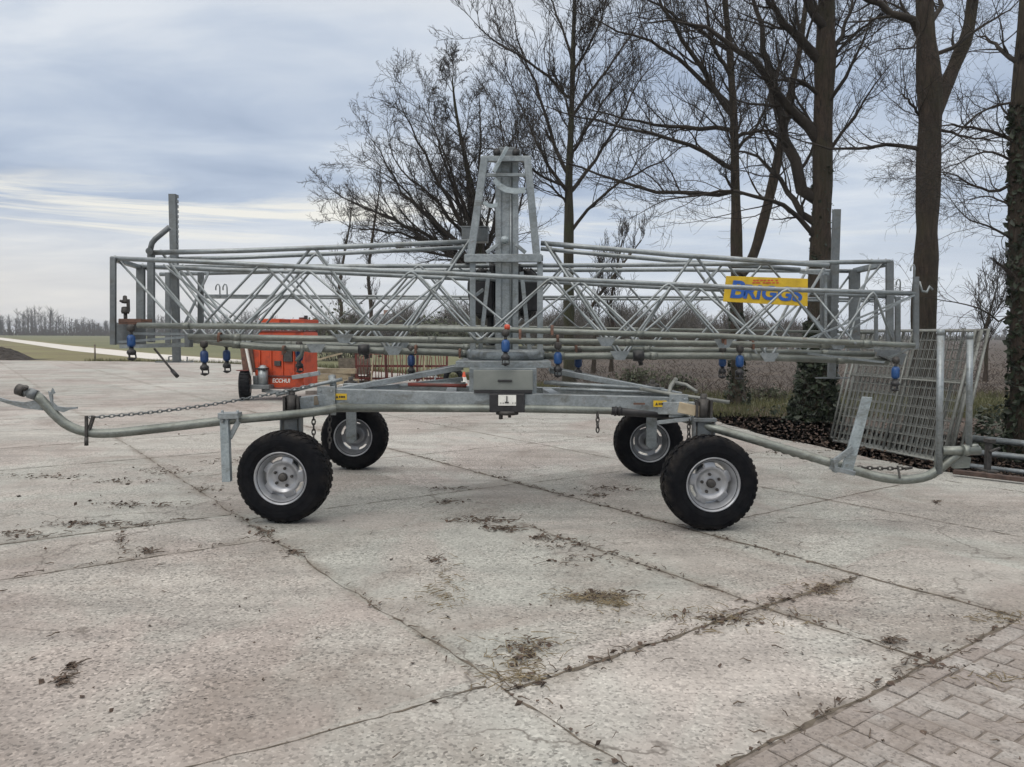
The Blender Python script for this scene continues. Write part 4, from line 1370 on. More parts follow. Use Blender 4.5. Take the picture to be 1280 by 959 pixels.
# yellow sign on the boom
sgn = MB()
c = [at(908, 345, 7.28), at(1010, 348.5, 7.28), at(1009.5, 383, 7.28), at(904, 377, 7.28)]
sgn.prism([c[3], c[2], c[1], c[0]], (0, 0.012, 0))
sign = sgn.build('sign_plate', 'yellow', boom, 0.002)
right = (c[2] - c[3]); upv = Vector((0, 0, 1))
o_ = at(911, 371.5, 7.276)
text_mesh('lettering', 'B', 0.225, 'sign_blue', sign, o_, right, upv, 0.15, 0.006, 0.002, sxl=1.15)
text_mesh('lettering', 'RIGGS', 0.175, 'sign_blue', sign, at(928, 372.3, 7.276), right, upv, 0.15, 0.006, 0.002, sxl=1.14)
rb = MB()
for yy, xs in ((350.5, (943, 947, 952, 956, 961, 965, 971)), (353.6, (942, 946, 949, 955, 959, 962, 967, 972))):
    for xx in xs: rb.box(at(xx, yy, 7.277), (0.022, 0.003, 0.012))
rb.build('small_print', 'red', sign)

# mast and tower
tw = MB()
YT, YB = 7.35, 7.85
for Yq in (YT, YB):
    post(588, 322, 197, 9, Yq, 0.07, tw, 606)
    post(671, 322, 197, 9, Yq, 0.07, tw, 659)
    tw.bar(at(602, 199, Yq), at(663, 199, Yq), 0.055, 0.05, Vector((0, 0, 1)))
    tw.bar(at(604, 219, Yq), at(661, 219, Yq), 0.03, 0.03, Vector((0, 0, 1)))
tw.bar(at(581, 323, YT - 0.06), at(677, 323, YT - 0.06), 0.07, 0.075, Vector((0, 0, 1)))
tw.bar(at(590, 322, YB), at(670, 322, YB), 0.05, 0.06, Vector((0, 0, 1)))
for x in (584, 675): tw.bar(at(x, 323, YT), at(x, 323, YB), 0.06, 0.06)
for x in (606, 659): tw.bar(at(x, 199.5, YT + 0.04), at(x, 199.5, YB - 0.04), 0.045, 0.045)
tw.bar(at(608, 316, YT), at(622, 306, YT), 0.03, 0.035)
tw.bar(at(657, 316, YT), at(645, 306, YT), 0.03, 0.035)
tw.build('tower_frame', 'galv', boom, 0.004)
mc = MB()
for x in (623, 644.5):
    mc.bar(at(x, 190, 7.5), at(x, 447, 7.5), 0.055, 0.12, Vector((0, 1, 0)))
mc.build('mast_rail', 'galv', boom, 0.004, each=1)
mp_ = MB(); mp_.bar(at(634, 192, 7.49), at(634, 447, 7.49), 0.115, 0.05, Vector((0, 1, 0)))
mp_.cyl(at(638.5, 194, 7.46), at(638.5, 447, 7.46), 0.012)
mp_.build('mast_column', 'galv', boom)
hd = MB(); hd.box(at(634, 195, 7.5), (0.26, 0.2, 0.06)); hd.box(at(634, 190, 7.5), (0.16, 0.14, 0.06)); hd.build('mast_head', 'galv_dark', boom, 0.006)
pu = MB()
for x in (621, 645): pu.lathe([(0.0, -0.03), (0.035, -0.03), (0.028, 0), (0.035, 0.03), (0.0, 0.03)], at(x, 191, 7.36), (0, 1, 0), 16)
pu.build('pulley', 'black', boom, each=1)
st = MB(); st.bar(at(634, 184, 7.25), at(617, 215, 7.2), 0.028, 0.03); st.build('top_stay', 'galv_light', boom)
cr = MB()
inn = [(620, 222), (626, 229), (634, 233.5), (644, 235.5), (657, 234)]
outr = [(657, 241), (644, 242.5), (631, 240.5), (622, 235), (615.5, 226)]
cr.prism([at(x, y, 7.27) for x, y in reversed(inn + outr)], (0, 0.02, 0))
inn = [(606, 251), (611, 254.5), (616, 255), (622, 253)]
outr = [(622, 258), (616, 260), (609, 259), (603, 254)]
cr.prism([at(x, y, 7.27) for x, y in reversed(inn + outr)], (0, 0.02, 0))
cr.build('crescent_guide', 'galv_light', boom, each=1)
bl = MB(); bl.lathe([(0.0, -0.05), (0.025, -0.045), (0.038, -0.02), (0.04, 0), (0.03, 0.03), (0.0, 0.04)], at(631, 300, 7.36), (0, 1, 0), 20); bl.build('float_ball', 'galv_light', boom)
bx = MB(); bx.box(at(594, 294, 8.1), (0.27, 0.18, 0.15)); bx.box(at(594, 285, 8.1), (0.29, 0.2, 0.012)); bx.build('valve_box', 'galv_dark', boom, 0.006)
ll = MB()
post(591, 328, 447, 7, 7.35, 0.06, ll)
post(675, 328, 447, 7, 7.35, 0.06, ll)
for Yq in (7.42, 7.8):
    ll.bar(at(611, 340, Yq), at(599, 447, Yq), 0.04, 0.04)
    ll.bar(at(652, 340, Yq), at(663, 447, Yq), 0.04, 0.04)
ll.bar(at(591, 372, 7.35), at(604, 362, 7.42), 0.02, 0.03)
ll.build('tower_leg', 'galv', boom, 0.003, each=1)
hs = MB()
for k, (x0, x1) in enumerate(((590, 616), (594, 619), (599, 622), (646, 668), (650, 671), (643, 664))):
    Yk = 7.62 + 0.07 * (k % 3)
    xm = (x0 + x1) / 2
    pts = [at(x1 if k < 3 else x0, 330, Yk), at(x1 if k < 3 else x0, 372, Yk), at(xm + (3 if k < 3 else -3), 392, Yk), at(xm - (4 if k < 3 else -4), 394, Yk), at(x0 if k < 3 else x1, 372, Yk), at(x0 if k < 3 else x1, 350, Yk), at(xm, 338, Yk)]
    hs.tube(resample(pts, 24), 0.036, 10)
hs.tube(resample([at(612, 350, 7.7), at(613, 400, 7.7), at(616, 447, 7.7)], 10), 0.04, 10)
hs.build('feed_hose', 'hose', boom, each=1)
mo = MB(); mo.box(at(602, 373, 7.62), (0.24, 0.16, 0.33)); mo.box(at(658, 371, 7.62), (0.23, 0.16, 0.30)); mo.build('rubber_flap', 'black', boom, 0.02, each=1)

# turntable and control cabinet
tt = MB()
tt.lathe([(0.0, 0.05), (0.36, 0.05), (0.38, 0.03), (0.38, -0.03), (0.36, -0.05), (0.0, -0.05)], at(632, 443, 7.5), (0, 0, 1), 40)
tt.build('turntable', 'galv', boom)
tp = MB()
tp.box(at(630, 453.5, 7.35), (0.86, 0.9, 0.06))
tp.build('turntable_base', 'galv', boom, 0.006)
cb = MB(); cb.box(at(629, 475, 7.0), (0.60, 0.35, 0.235)); cab = cb.build('control_cabinet', 'galv', boom, 0.006)
cdm = MB(); cdm.box(at(629, 475.5, 6.78), (0.525, 0.03, 0.185)); cdr = cdm.build('cabinet_door', 'cabinet', cab, 0.006)
hh = MB(); hh.box(at(631, 476, 6.757), (0.125, 0.02, 0.018)); hh.build('door_handle', 'black', cab, 0.004)
sk = MB(); sk.box(at(629, 489.5, 6.74), (0.51, 0.05, 0.028)); sk.build('shadow_strip', 'black', cab)  # black strip standing in for the dark shadow beneath the cabinet
gb = MB(); gb.box(at(634, 503, 6.76), (0.31, 0.16, 0.165)); gauge = gb.build('gauge_box', 'black', boom, 0.008)
gl = MB(); gl.box(at(634, 500.5, 6.674), (0.155, 0.012, 0.092)); gl.build('dial_face', 'white', gauge)
gn = MB(); gn.bar(at(633.5, 503, 6.661), at(633.5, 495, 6.661), 0.008, 0.004); gn.box(at(633.5, 503.2, 6.661), (0.035, 0.006, 0.012))
gn.build('dial_needle', 'black', gauge)
gn = MB()
for xx in (626, 629, 641, 644): gn.bar(at(xx, 505, 6.664), at(xx, 503, 6.664), 0.004, 0.003)
gn.build('dial_mark', 'black', gauge, each=1)
tpv = MB()
tpv.cyl(at(634, 513, 6.76), at(634, 518, 6.76), 0.10); tpv.cyl(at(626, 516, 6.72), at(626, 524, 6.72), 0.018); tpv.cyl(at(637, 517, 6.72), at(637, 522, 6.72), 0.014)
tpv.bar(at(620, 517, 6.72), at(645, 517, 6.72), 0.03, 0.012)
tpv.build('drain_tap', 'dark_iron', boom)

# carriage
cf = MB()
fL, fR = at(405, 495.5, 6.85), at(860, 507, 6.72)
cf.bar(fL, fR, 0.10, 0.145)
rL, rR = at(430, 487, 8.55), at(822, 495, 8.4)
cf.bar(rL, rR, 0.10, 0.14)
for t in (0.03, 0.35, 0.65, 0.97):
    cf.bar(fL.lerp(fR, t), rL.lerp(rR, t), 0.10, 0.12)
cf.build('chassis_frame', 'galv', boom, 0.005)
st_ = MB()
for (xa, ya, xb, yb) in ((418, 489, 578, 459), (852, 494, 688, 463)):
    a, b = at(xa, ya, 6.92), at(xb, yb, 7.25)
    st_.bar(a, b, 0.075, 0.05)
    st_.bar(at(xa + (14 if xa < 600 else -14), ya + 1, 7.0), at(xb, yb + 15, 7.3), 0.06, 0.04)
    st_.bar(at(xa + (22 if xa < 600 else -22), ya - 4, 8.4), at(xb, yb - 2, 7.8), 0.075, 0.05)
st_.build('sloping_strut', 'galv', boom, 0.004, each=1)
ct = MB()
for (xa, xb) in ((500, 582), (680, 830)):
    ct.tube([at(xa, 482 if xa < 600 else 478, 6.95), at(xb, 480 if xa < 600 else 487, 6.95)], 0.018, 10)
ct.tube([at(700, 486, 6.9), at(845, 492, 6.9)], 0.016, 10)
ct.build('cross_tube', 'galv', boom, each=1)
rdp = MB(); rdp.tube([at(510, 480.5, 6.9), at(583, 482.5, 6.9)], 0.017, 10); rdp.build('red_lance', 'darkred', boom)
rod = MB()
rod.tube([at(418, 510, 6.72), at(640, 510.5, 6.72), at(765, 513, 6.72), at(850, 519, 6.72)], 0.036, 14)
rod.build('steering_tube', 'galv_green', boom)
rs = MB(); rs.tube([at(764, 513, 6.72), at(852, 519, 6.72)], 0.042, 14)
for x in (768, 773): rs.tube([at(x, 513.3, 6.72), at(x + 2.5, 513.5, 6.72)], 0.048, 14)
rs.build('rubber_sleeve', 'black', boom)
for x, y, Y in ((425.5, 496, 6.79), (825, 504.8, 6.66)):
    q = MB(); q.box(at(x, y, Y), (0.115, 0.006, 0.055)); lab = q.build('warning_sticker', 'yellow', boom)
    q = MB()
    q.prism([at(x - 6, y + 1.8, Y - 0.006), at(x - 2.5, y + 1.8, Y - 0.006), at(x - 4.2, y - 1.8, Y - 0.006)], (0, 0.002, 0))
    for dx in (-1, 1.2, 3.0, 5.0): q.box(at(x + dx, y + 0.2, Y - 0.005), (0.010, 0.003, 0.016))
    q.build('sticker_print', 'black', lab)
    q = MB(); q.box(at(x + (28 if x < 600 else -26), y + (0.5 if x < 600 else 0), Y + 0.0), (0.10, 0.005, 0.016)); q.build('red_marking', 'rust', boom)


# wheels
def tyre_mb():
    mb = MB()
    prof = [(0.196, -0.105), (0.215, -0.118), (0.25, -0.129), (0.30, -0.131), (0.338, -0.122), (0.358, -0.106), (0.366, -0.085), (0.3685, -0.04), (0.369, 0),
            (0.3685, 0.04), (0.366, 0.085), (0.358, 0.106), (0.338, 0.122), (0.30, 0.131), (0.25, 0.129), (0.215, 0.118), (0.196, 0.105)]
    mb.lathe(prof, (0, 0, 0), (0, 1, 0), 72)
    for r_, o_ in ((0.262, 0.1315), (0.315, 0.1295), (0.222, 0.1215)):      # sidewall ribs
        for sg in (-1, 1):
            mb.lathe([(r_ - 0.006, sg * (o_ - 0.003)), (r_, sg * (o_ + 0.002)), (r_ + 0.006, sg * (o_ - 0.003))], (0, 0, 0), (0, 1, 0), 72)
    n = 38
    for k in range(n):      # shoulder lugs and tread blocks
        for sg in (-1, 1):
            t = 2 * math.pi * (k + (0.5 if sg > 0 else 0)) / n
            e = Vector((math.cos(t), 0, math.sin(t))); tg = Vector((-math.sin(t), 0, math.cos(t)))
            dt_ = tg * 0.022
            pr_ = [(0.334, 0.124), (0.359, 0.111), (0.3735, 0.087), (0.3755, 0.030)]
            inner = [(0.330, 0.116), (0.355, 0.100), (0.364, 0.08), (0.366, 0.030)]
            vv = []
            for sgn_, lean in ((-1, 0), (1, 0)):
                for (r_, o_) in pr_ + inner:
                    sk_ = tg * (0.10 - o_) * 0.35 * sg
                    vv.append(e * r_ + Vector((0, sg * o_, 0)) + dt_ * sgn_ * (0.62 + 0.2 * (o_ < 0.09)) + sk_)
            ff = []
            for i in range(3):
                ff += [(i, i + 1, 8 + i + 1, 8 + i), (4 + i, 12 + i, 12 + i + 1, 4 + i + 1), (i, 4 + i, 4 + i + 1, i + 1), (8 + i, 8 + i + 1, 12 + i + 1, 12 + i)]
            ff += [(0, 8, 12, 4), (3, 7, 15, 11)]
            mb.add(vv, ff)
    for k in range(n):      # centre rib blocks
        t = 2 * math.pi * (k + 0.25) / n
        e = Vector((math.cos(t), 0, math.sin(t))); tg = Vector((-math.sin(t), 0, math.cos(t)))
        mb.bar(e * 0.3725 - tg * 0.026 + Vector((0, -0.016, 0)), e * 0.3725 + tg * 0.026 + Vector((0, 0.016, 0)), 0.034, 0.012, e)
    return mb


def rim_mb():
    mb = MB()
    # barrel with two flanges; outer side is -Y
    prof = [(0.192, -0.100), (0.214, -0.119), (0.219, -0.124), (0.212, -0.128), (0.203, -0.116), (0.196, -0.095), (0.186, -0.085), (0.184, -0.065), (0.172, -0.05), (0.170, 0.03), (0.186, 0.06), (0.196, 0.095), (0.203, 0.116), (0.212, 0.128), (0.219, 0.124), (0.214, 0.119), (0.192, 0.100), (0.180, 0.06), (0.165, 0.03), (0.165, -0.04), (0.18, -0.07)]
    mb.lathe(prof, (0, 0, 0), (0, 1, 0), 64, True)
    return mb


def disc_mb():
    mb = MB()
    segs = 60
    rings = [(0.0, -0.052), (0.040, -0.052), (0.060, -0.050), (0.090, -0.050), (0.100, -0.053), (0.122, -0.066), (0.134, -0.066)]
    vv, ff = [], []
    for layer in (0, 0.012):
        for r_, o_ in rings:
            for k in range(segs):
                t = 2 * math.pi * k / segs
                vv.append((math.cos(t) * max(r_, 1e-4), o_ + layer, math.sin(t) * max(r_, 1e-4)))
        # wavy outer edge: five tabs reach the barrel, slots lie between
        for k in range(segs):
            t = 2 * math.pi * k / segs
            ph = (k % 12)
            r_ = 0.169 if ph in (0, 1, 2, 3, 4, 5) else 0.143
            vv.append((math.cos(t) * r_, -0.055 + layer, math.sin(t) * r_))
    nr = len(rings) + 1
    for L_ in range(2):
        b0 = L_ * nr * segs
        for i in range(nr - 1):
            for k in range(segs):
                k2 = (k + 1) % segs
                q = (b0 + i * segs + k, b0 + i * segs + k2, b0 + (i + 1) * segs + k2, b0 + (i + 1) * segs + k)
                ff.append(q if L_ == 0 else tuple(reversed(q)))
    for k in range(segs):
        k2 = (k + 1) % segs
        a = (nr - 1) * segs; b_ = (2 * nr - 1) * segs
        ff.append((a + k, a + k2, b_ + k2, b_ + k))
    mb.add(vv, ff, False)
    return mb


def hub_mb():
    mb = MB()
    mb.lathe([(0.0, -0.088), (0.026, -0.088), (0.034, -0.082), (0.036, -0.05), (0.036, 0.02), (0.05, 0.03), (0.05, 0.09), (0.0, 0.09)], (0, 0, 0), (0, 1, 0), 24)
    for k in range(5):
        t = 2 * math.pi * k / 5 + 0.31
        c = Vector((math.cos(t) * 0.073, 0, math.sin(t) * 0.073))
        mb.tube([c + Vector((0, -0.068, 0)), c + Vector((0, -0.045, 0))], 0.0125, 6)
        mb.tube([c + Vector((0, -0.080, 0)), c + Vector((0, -0.06, 0))], 0.006, 6)
    return mb


W = {'tyre': tyre_mb().mesh('tyre', 'tyre_rubber'), 'rim': rim_mb().mesh('rim', 'silver'), 'disc': disc_mb().mesh('wheel_disc', 'silver'), 'hub': hub_mb().mesh('hub', 'dark_iron')}
for me_ in W.values(): me_.transform(Matrix.Scale(1.03, 4))
WH = []
for (px, py, Yc, rz, spin) in ((357, 657, 6.46, R(-3), 0.2), (885.5, 666.5, 6.28, R(4), 1.1), (444, 585.5, 9.02, R(180), 0.5), (810, 593.5, 8.7, R(180), 0.9)):
    c = gp(px, py)
    loc = Vector((0, Yc, 0.389))
    loc.x = at(px, (py + (546 if Yc < 7 else 508)) / 2, Yc).x
    w = empty('wheel', loc, rz); w.parent = boom
    w.rotation_euler = (0, spin, rz)
    w.rotation_mode = 'YXZ'
    w.rotation_euler = (0, spin, rz)
    for k, nm in (('tyre', 'tyre'), ('rim', 'rim'), ('disc', 'wheel_disc'), ('hub', 'hub')):
        link(nm, W[k], w)
    WH.append(loc)
# wheel forks
for i, loc in enumerate(WH):
    front = i < 2
    sg = 1 if front else -1
    Ya = loc.y + sg * 0.20
    k = MB()
    k.bar(Vector((loc.x, Ya, 0.36)), Vector((loc.x, Ya, 0.88)), 0.115, 0.05, Vector((0, 1, 0)))
    k.cyl(Vector((loc.x, loc.y, 0.3775)), Vector((loc.x, Ya + sg * 0.03, 0.3775)), 0.045)
    k.box(Vector((loc.x, Ya + sg * 0.02, 0.885)), (0.19, 0.17, 0.03))
    for dx in (-0.082, 0.082):
        k.bar(Vector((loc.x + dx, Ya, 0.70)), Vector((loc.x + dx, Ya, 0.875)), 0.014, 0.10, Vector((0, 1, 0)))
    k.build('wheel_arm', 'galv_dark' if front else 'galv', boom, 0.003)
    k = MB()
    k.cyl(Vector((loc.x, Ya + sg * 0.02, 0.89)), Vector((loc.x, Ya + sg * 0.02, 1.06)), 0.045)
    k.cyl(Vector((loc.x, Ya + sg * 0.02, 1.02)), Vector((loc.x, Ya + sg * 0.02, 1.10)), 0.028)
    for dx in (-0.06, 0.06):
        k.bar(Vector((loc.x + dx, Ya + sg * 0.02, 0.89)), Vector((loc.x + dx, Ya + sg * 0.02, 1.05)), 0.02, 0.08, Vector((0, 1, 0)))
    k.build('king_pin', 'dark_iron', boom)
    # arm from chassis corner to king pin
    k = MB()
    cx = (fL if loc.x < 0 else fR) if front else (rL if loc.x < 0 else rR)
    p0 = Vector((loc.x, Ya + sg * 0.02, 0.975))
    inx = 0.34 if loc.x < 0 else -0.34
    p1 = Vector((loc.x + inx, cx.y, cx.z - 0.02))
    k.bar(p0 + (p1 - p0).normalized() * 0.06, p1, 0.08, 0.11)
    k.bar(p0 + Vector((0, 0, -0.075)), p1 + Vector((0, 0, -0.13)), 0.05, 0.035)
    k.build('axle_arm', 'galv', boom, 0.004)
if True:
    for x, y, Y in ((408, 497, 6.78), (848, 507.5, 6.64)):
        k = MB(); k.box(at(x, y, Y), (0.16, 0.02, 0.20))
        for dx in (-0.05, 0.05):
            for dz in (-0.06, 0.06): k.tube([at(x, y, Y) + Vector((dx, -0.025, dz)), at(x, y, Y) + Vector((dx, 0, dz))], 0.011, 6)
        k.build('corner_plate', 'galv', boom, 0.002)
    k = MB(); k.bar(at(848, 509, 6.55), at(879, 515, 6.5), 0.06, 0.09); k.build('timber_block', 'wood', boom, 0.004)
    k = MB(); k.bar(at(362, 506, 6.75), at(398, 500, 6.75), 0.05, 0.08); k.build('timber_block', 'oldwood', boom, 0.004)
    # loose struts lying on the right chassis corner
    k = MB()
    k.tube([at(800, 486, 6.8), at(835, 492, 6.7), at(912, 503, 6.55)], 0.016, 8)
    k.tube([at(845, 474, 6.9), at(838, 484, 6.8), at(836, 494, 6.7)], 0.02, 8)
    k.tube([at(843, 478, 6.85), at(858, 481, 6.8), at(871, 490, 6.7)], 0.016, 8)
    k.build('linkage_rod', 'panel_galv', boom, each=1)
    k = MB()
    k.tube([at(415, 470, 6.9), at(417, 487, 6.85)], [0.035, 0.03], 10)
    k.tube([at(345, 494, 6.7), at(400, 480, 6.8), at(428, 474, 6.85)], 0.016, 8)
    k.build('linkage_rod', 'galv', boom, each=1)

# towbars
tl = MB()
pL = [(440, 506, 6.85), (400, 514, 6.62), (358, 519, 6.48), (290, 525, 6.4), (200, 535.5, 6.3), (140, 541.5, 6.25), (110, 540.5, 6.22), (85, 532, 6.2), (66, 516, 6.18), (52, 500, 6.17), (44, 493.5, 6.16)]
tl.tube(resample([at(*p) for p in pL], 44), 0.038, 16)
towL = tl.build('towbar', 'galv_green', boom); towL['label'] = 'left towbar curving up to a dark coupling'
k = MB()
k.tube([at(46, 494.5, 6.16), at(36, 491, 6.15)], 0.042, 14)
k.tube([at(36, 491, 6.15), at(31, 489.5, 6.15)], 0.034, 14)
k.build('coupling', 'galv_dark', towL)
k = MB(); k.tube([at(31.5, 489.6, 6.15), at(22, 486.5, 6.15)], 0.046, 14); k.tube([at(33, 483, 6.12), at(31, 488, 6.13)], 0.018, 8); k.build('coupling_collar', 'dark_iron', towL)
k = MB()
k.prism([at(x, y, 6.17) for x, y in reversed([(46, 500), (30, 503), (12, 501), (-14, 493), (-14, 497), (10, 505), (30, 510.5), (53, 513)])], (0, 0.016, 0))
k.prism([at(x, y, 6.17) for x, y in reversed([(62, 499), (60, 489), (63, 491), (65, 485.5), (68, 491.5), (65, 493.5), (65.5, 503), (71, 508), (82, 509.5), (96, 508.8), (96, 511), (86, 512.5), (79, 515.5), (70, 513), (64, 507)])], (0, 0.016, 0))
k.build('catch_plate', 'galv', towL, each=1)
k = MB()
k.bar(at(108, 520, 6.18), at(108, 550, 6.18), 0.02, 0.02); k.bar(at(117, 520, 6.2), at(112, 536, 6.2), 0.02, 0.03)
k.tube([at(108, 547, 6.17), at(108, 557, 6.17)], 0.016, 8)
k.build('drop_pin', 'dark_iron', towL)
k = MB()
n = 24
k.chain([at(112 + (392 - 112) * t, 522 + (481 - 522) * t + 11 * 4 * t * (1 - t) * 0.55, 6.25 + 0.45 * t) for t in [i / n for i in range(n + 1)]], 0.036, 0.0045)
k.build('safety_chain', 'galv_dark', towL)
k = MB()
k.bar(at(281, 518, 6.36), at(284, 602, 6.36), 0.07, 0.055)
k.build('jack_leg', 'galv_light', towL, 0.004)
k = MB()
k.bar(at(275, 519.5, 6.36), at(300, 519, 6.36), 0.11, 0.05)
k.bar(at(298, 527, 6.37), at(287, 548, 6.37), 0.02, 0.04)
for x in (278, 297): k.tube([at(x, 513, 6.32), at(x, 529, 6.32)], 0.012, 6)
k.build('jack_clamp', 'galv', towL, 0.003)

tl = MB()
pR = [(835, 517, 6.8), (870, 528, 6.55), (900, 537.5, 6.42), (960, 555, 6.3), (1020, 573, 6.2), (1075, 590, 6.12), (1105, 597.5, 6.08), (1135, 599.5, 6.05), (1160, 595, 6.03), (1178, 583, 6.02), (1190, 573, 6.02), (1199, 567, 6.02)]
tl.tube(resample([at(*p) for p in pR], 44), [0.036] * 44, 16)
towR = tl.build('towbar', 'galv_green', boom); towR['label'] = 'right towbar carrying two upright tubes'
k = MB(); k.tube([at(1177, 563.5, 6.0), at(1224, 563, 6.0)], 0.036, 14); k.tube([at(1203, 563, 5.98), at(1210, 563, 5.98)], 0.045, 14); k.tube([at(1213, 558, 6.0), at(1222, 558, 6.0)], 0.02, 10)
k.build('coupling', 'galv_green', towR)
for x, y0, y1, r_ in ((1173.5, 412, 592, 0.026), (1211, 417, 560, 0.023)):
    k = MB(); xt = x + (2.5 if x < 1200 else 1.5)
    k.tube([at(xt, y0, 6.0), at(x, y1, 6.0)], r_, 12); k.tube([at(xt, y0 - 0.5, 6.0), at(xt, y0 + 7, 6.0)], r_ * 1.06, 12)
    k.build('upright_tube', 'galv', towR)
k = MB(); k.prism([at(x, y, 6.03) for x, y in reversed([(1170, 566), (1200, 570), (1180, 590), (1168, 598)])], (0, 0.02, 0)); k.prism([at(x, y, 6.03) for x, y in reversed([(1196, 569), (1214, 572), (1212, 585), (1192, 586), (1186, 580)])], (0, 0.014, 0)); k.build('gusset_plate', 'galv_green', towR)
k = MB()
k.prism([at(x, y, 6.08) for x, y in reversed([(1079, 496), (1091, 497), (1066, 590), (1052, 588)])], (0, 0.025, 0))
k.build('jack_leg', 'galv_light', towR, 0.003)
k = MB()
k.bar(at(1066, 560, 6.07), at(1043, 577, 6.07), 0.02, 0.045)
k.bar(at(1042, 574, 6.08), at(1044, 590, 6.08), 0.03, 0.07)
k.bar(at(1040, 585, 6.09), at(1066, 591, 6.09), 0.10, 0.035)
k.build('jack_clamp', 'galv', towR, 0.003)
k = MB()
k.chain([at(955 + 180 * t, 557 + 28 * t + 10 * math.sin(t * 3.1), 6.33 - 0.28 * t) for t in [i / n for i in range(n + 1)]], 0.036, 0.0058)
k.bar(at(1122, 582, 6.05), at(1125, 598, 6.02), 0.012, 0.012); k.tube([at(1131, 586, 6.04), at(1140, 584.5, 6.04)], 0.012, 8)
k.build('safety_chain', 'dark_iron', towR)
# hanging chains under the chassis corners
for x, y0, y1, Y in ((392, 518, 556, 6.62), (747, 516, 540, 6.68), (861, 524, 562, 6.55), (412, 515, 560, 6.7)):
    k = MB(); k.chain([at(x, y0, Y), at(x, (y0 + y1) / 2, Y), at(x, y1, Y)], 0.04, 0.0065)
    k.build('hanging_chain', 'dark_iron', boom)


# sprinklers hanging from the pipes
def sprinkler(x, y0, Y, kind):
    s_ = 1.0
    p = at(x, y0, Y)
    root = empty('sprinkler', p); root.parent = boom
    L = 0.0
    a = MB()
    a.lathe([(0.0, 0.03), (0.02, 0.03), (0.034, 0.01), (0.034, -0.02), (0.018, -0.035)], (0, 0, 0), (0, 0, 1), 14)
    a.tube([(0, 0, -0.03), (0, 0, -0.075)], 0.014, 10)
    a.build('clamp', 'dark_iron', root)
    b = MB()
    b.lathe([(0.0, -0.06), (0.02, -0.06), (0.033, -0.075), (0.035, -0.15), (0.028, -0.165), (0.014, -0.17), (0.0, -0.17)], (0, 0, 0), (0, 0, 1), 16)
    for q in range(6):
        t = q * math.pi / 3
        b.bar((math.cos(t) * 0.034, math.sin(t) * 0.034, -0.085), (math.cos(t) * 0.034, math.sin(t) * 0.034, -0.145), 0.006, 0.006, Vector((math.cos(t), math.sin(t), 0)))
    b.build('regulator', 'blue' if kind else 'dark_blue', root)
    c = MB()
    c.lathe([(0.0, -0.165), (0.018, -0.17), (0.022, -0.19), (0.036, -0.20), (0.040, -0.222), (0.030, -0.236), (0.030, -0.24), (0.0, -0.24)], (0, 0, 0), (0, 0, 1), 16)
    for q in range(3):
        t = q * 2.094 + 0.4
        c.bar((math.cos(t) * 0.032, math.sin(t) * 0.032, -0.23), (math.cos(t) * 0.036, math.sin(t) * 0.036, -0.268), 0.008, 0.012)
    c.lathe([(0.0, -0.262), (0.026, -0.264), (0.038, -0.27), (0.030, -0.279), (0.0, -0.292)], (0, 0, 0), (0, 0, 1), 16)
    c.build('nozzle', 'black', root)
    return root


for x, y0, Y, k_ in ((163.5, 410, 6.8, 1), (255, 430, 6.95, 0), (283, 430, 7.6, 0), (374, 430, 7.6, 0), (514, 436, 7.5, 0), (632, 416, 6.7, 1), (697.5, 432, 6.95, 1), (723, 438, 7.6, 0), (903.5, 437, 7.6, 1), (925, 436, 7.0, 1), (1120, 450, 6.95, 1)):
    sprinkler(x, y0, Y, k_)
# end gun standing on the left tray, a few pipe fittings
k = MB()
p = at(157, 402, 6.95)
k.tube([p, p + Vector((0, 0, 0.07))], 0.016, 10)
k.lathe([(0.0, 0.07), (0.03, 0.07), (0.036, 0.09), (0.03, 0.13), (0.0, 0.135)], p, (0, 0, 1), 14)
k.bar(p + Vector((0.028, 0, 0.09)), p + Vector((0.028, 0, 0.2)), 0.02, 0.025)
k.lathe([(0.0, 0.16), (0.03, 0.165), (0.034, 0.185), (0.02, 0.195), (0.016, 0.23), (0.0, 0.235)], p, (0, 0, 1), 14)
k.tube([p + Vector((0, 0, 0.18)), p + Vector((-0.045, 0, 0.185))], 0.011, 8)
k.build('end_gun', 'dark_iron', boom)
k = MB()
for x, y, Y in ((455, 437, 7.45), (798, 445, 7.45)):
    c0 = at(x, y, Y)
    k.lathe([(0.0, -0.05), (0.05, -0.05), (0.055, 0), (0.05, 0.05), (0, 0.05)], c0, (1, 0, 0), 16)
    k.tube([c0, c0 + Vector((0.03, 0, -0.09))], 0.022, 10)
k.build('drain_valve', 'black', boom, each=2)
k = MB()
p = at(634, 409, 6.72); k.lathe([(0.0, -0.025), (0.022, -0.02), (0.026, 0), (0.022, 0.02), (0.0, 0.025)], p, (0, 0, 1), 14); k.build('marker_cap', 'red', boom)
k = MB()
for x, y, Y in ((275, 421, 7.0), (690, 412, 6.78), (697, 424, 7.02), (720, 434, 7.6), (520, 436, 7.45), (905, 424, 6.95), (940, 430, 7.1), (355, 437, 7.45), (650, 417, 6.8), (575, 441, 7.45)):
    c0 = at(x, y, Y)
    k.lathe([(0.034, -0.012), (0.040, -0.012), (0.040, 0.012), (0.034, 0.012)], c0, (1, 0, 0), 16, True)
    k.bar(c0 + Vector((0, -0.045, 0.0)), c0 + Vector((0, -0.045, -0.05)), 0.02, 0.012)
k.build('pipe_clamp', 'rust', boom, each=2)
k = MB()
pp = [at(378, 431, 7.2), at(378, 438, 7.2), at(377, 444, 7.2), at(372, 449, 7.2), at(371, 452, 7.2)]
k.tube(pp, 0.02, 10); k.build('drop_hose', 'galv_green', boom)

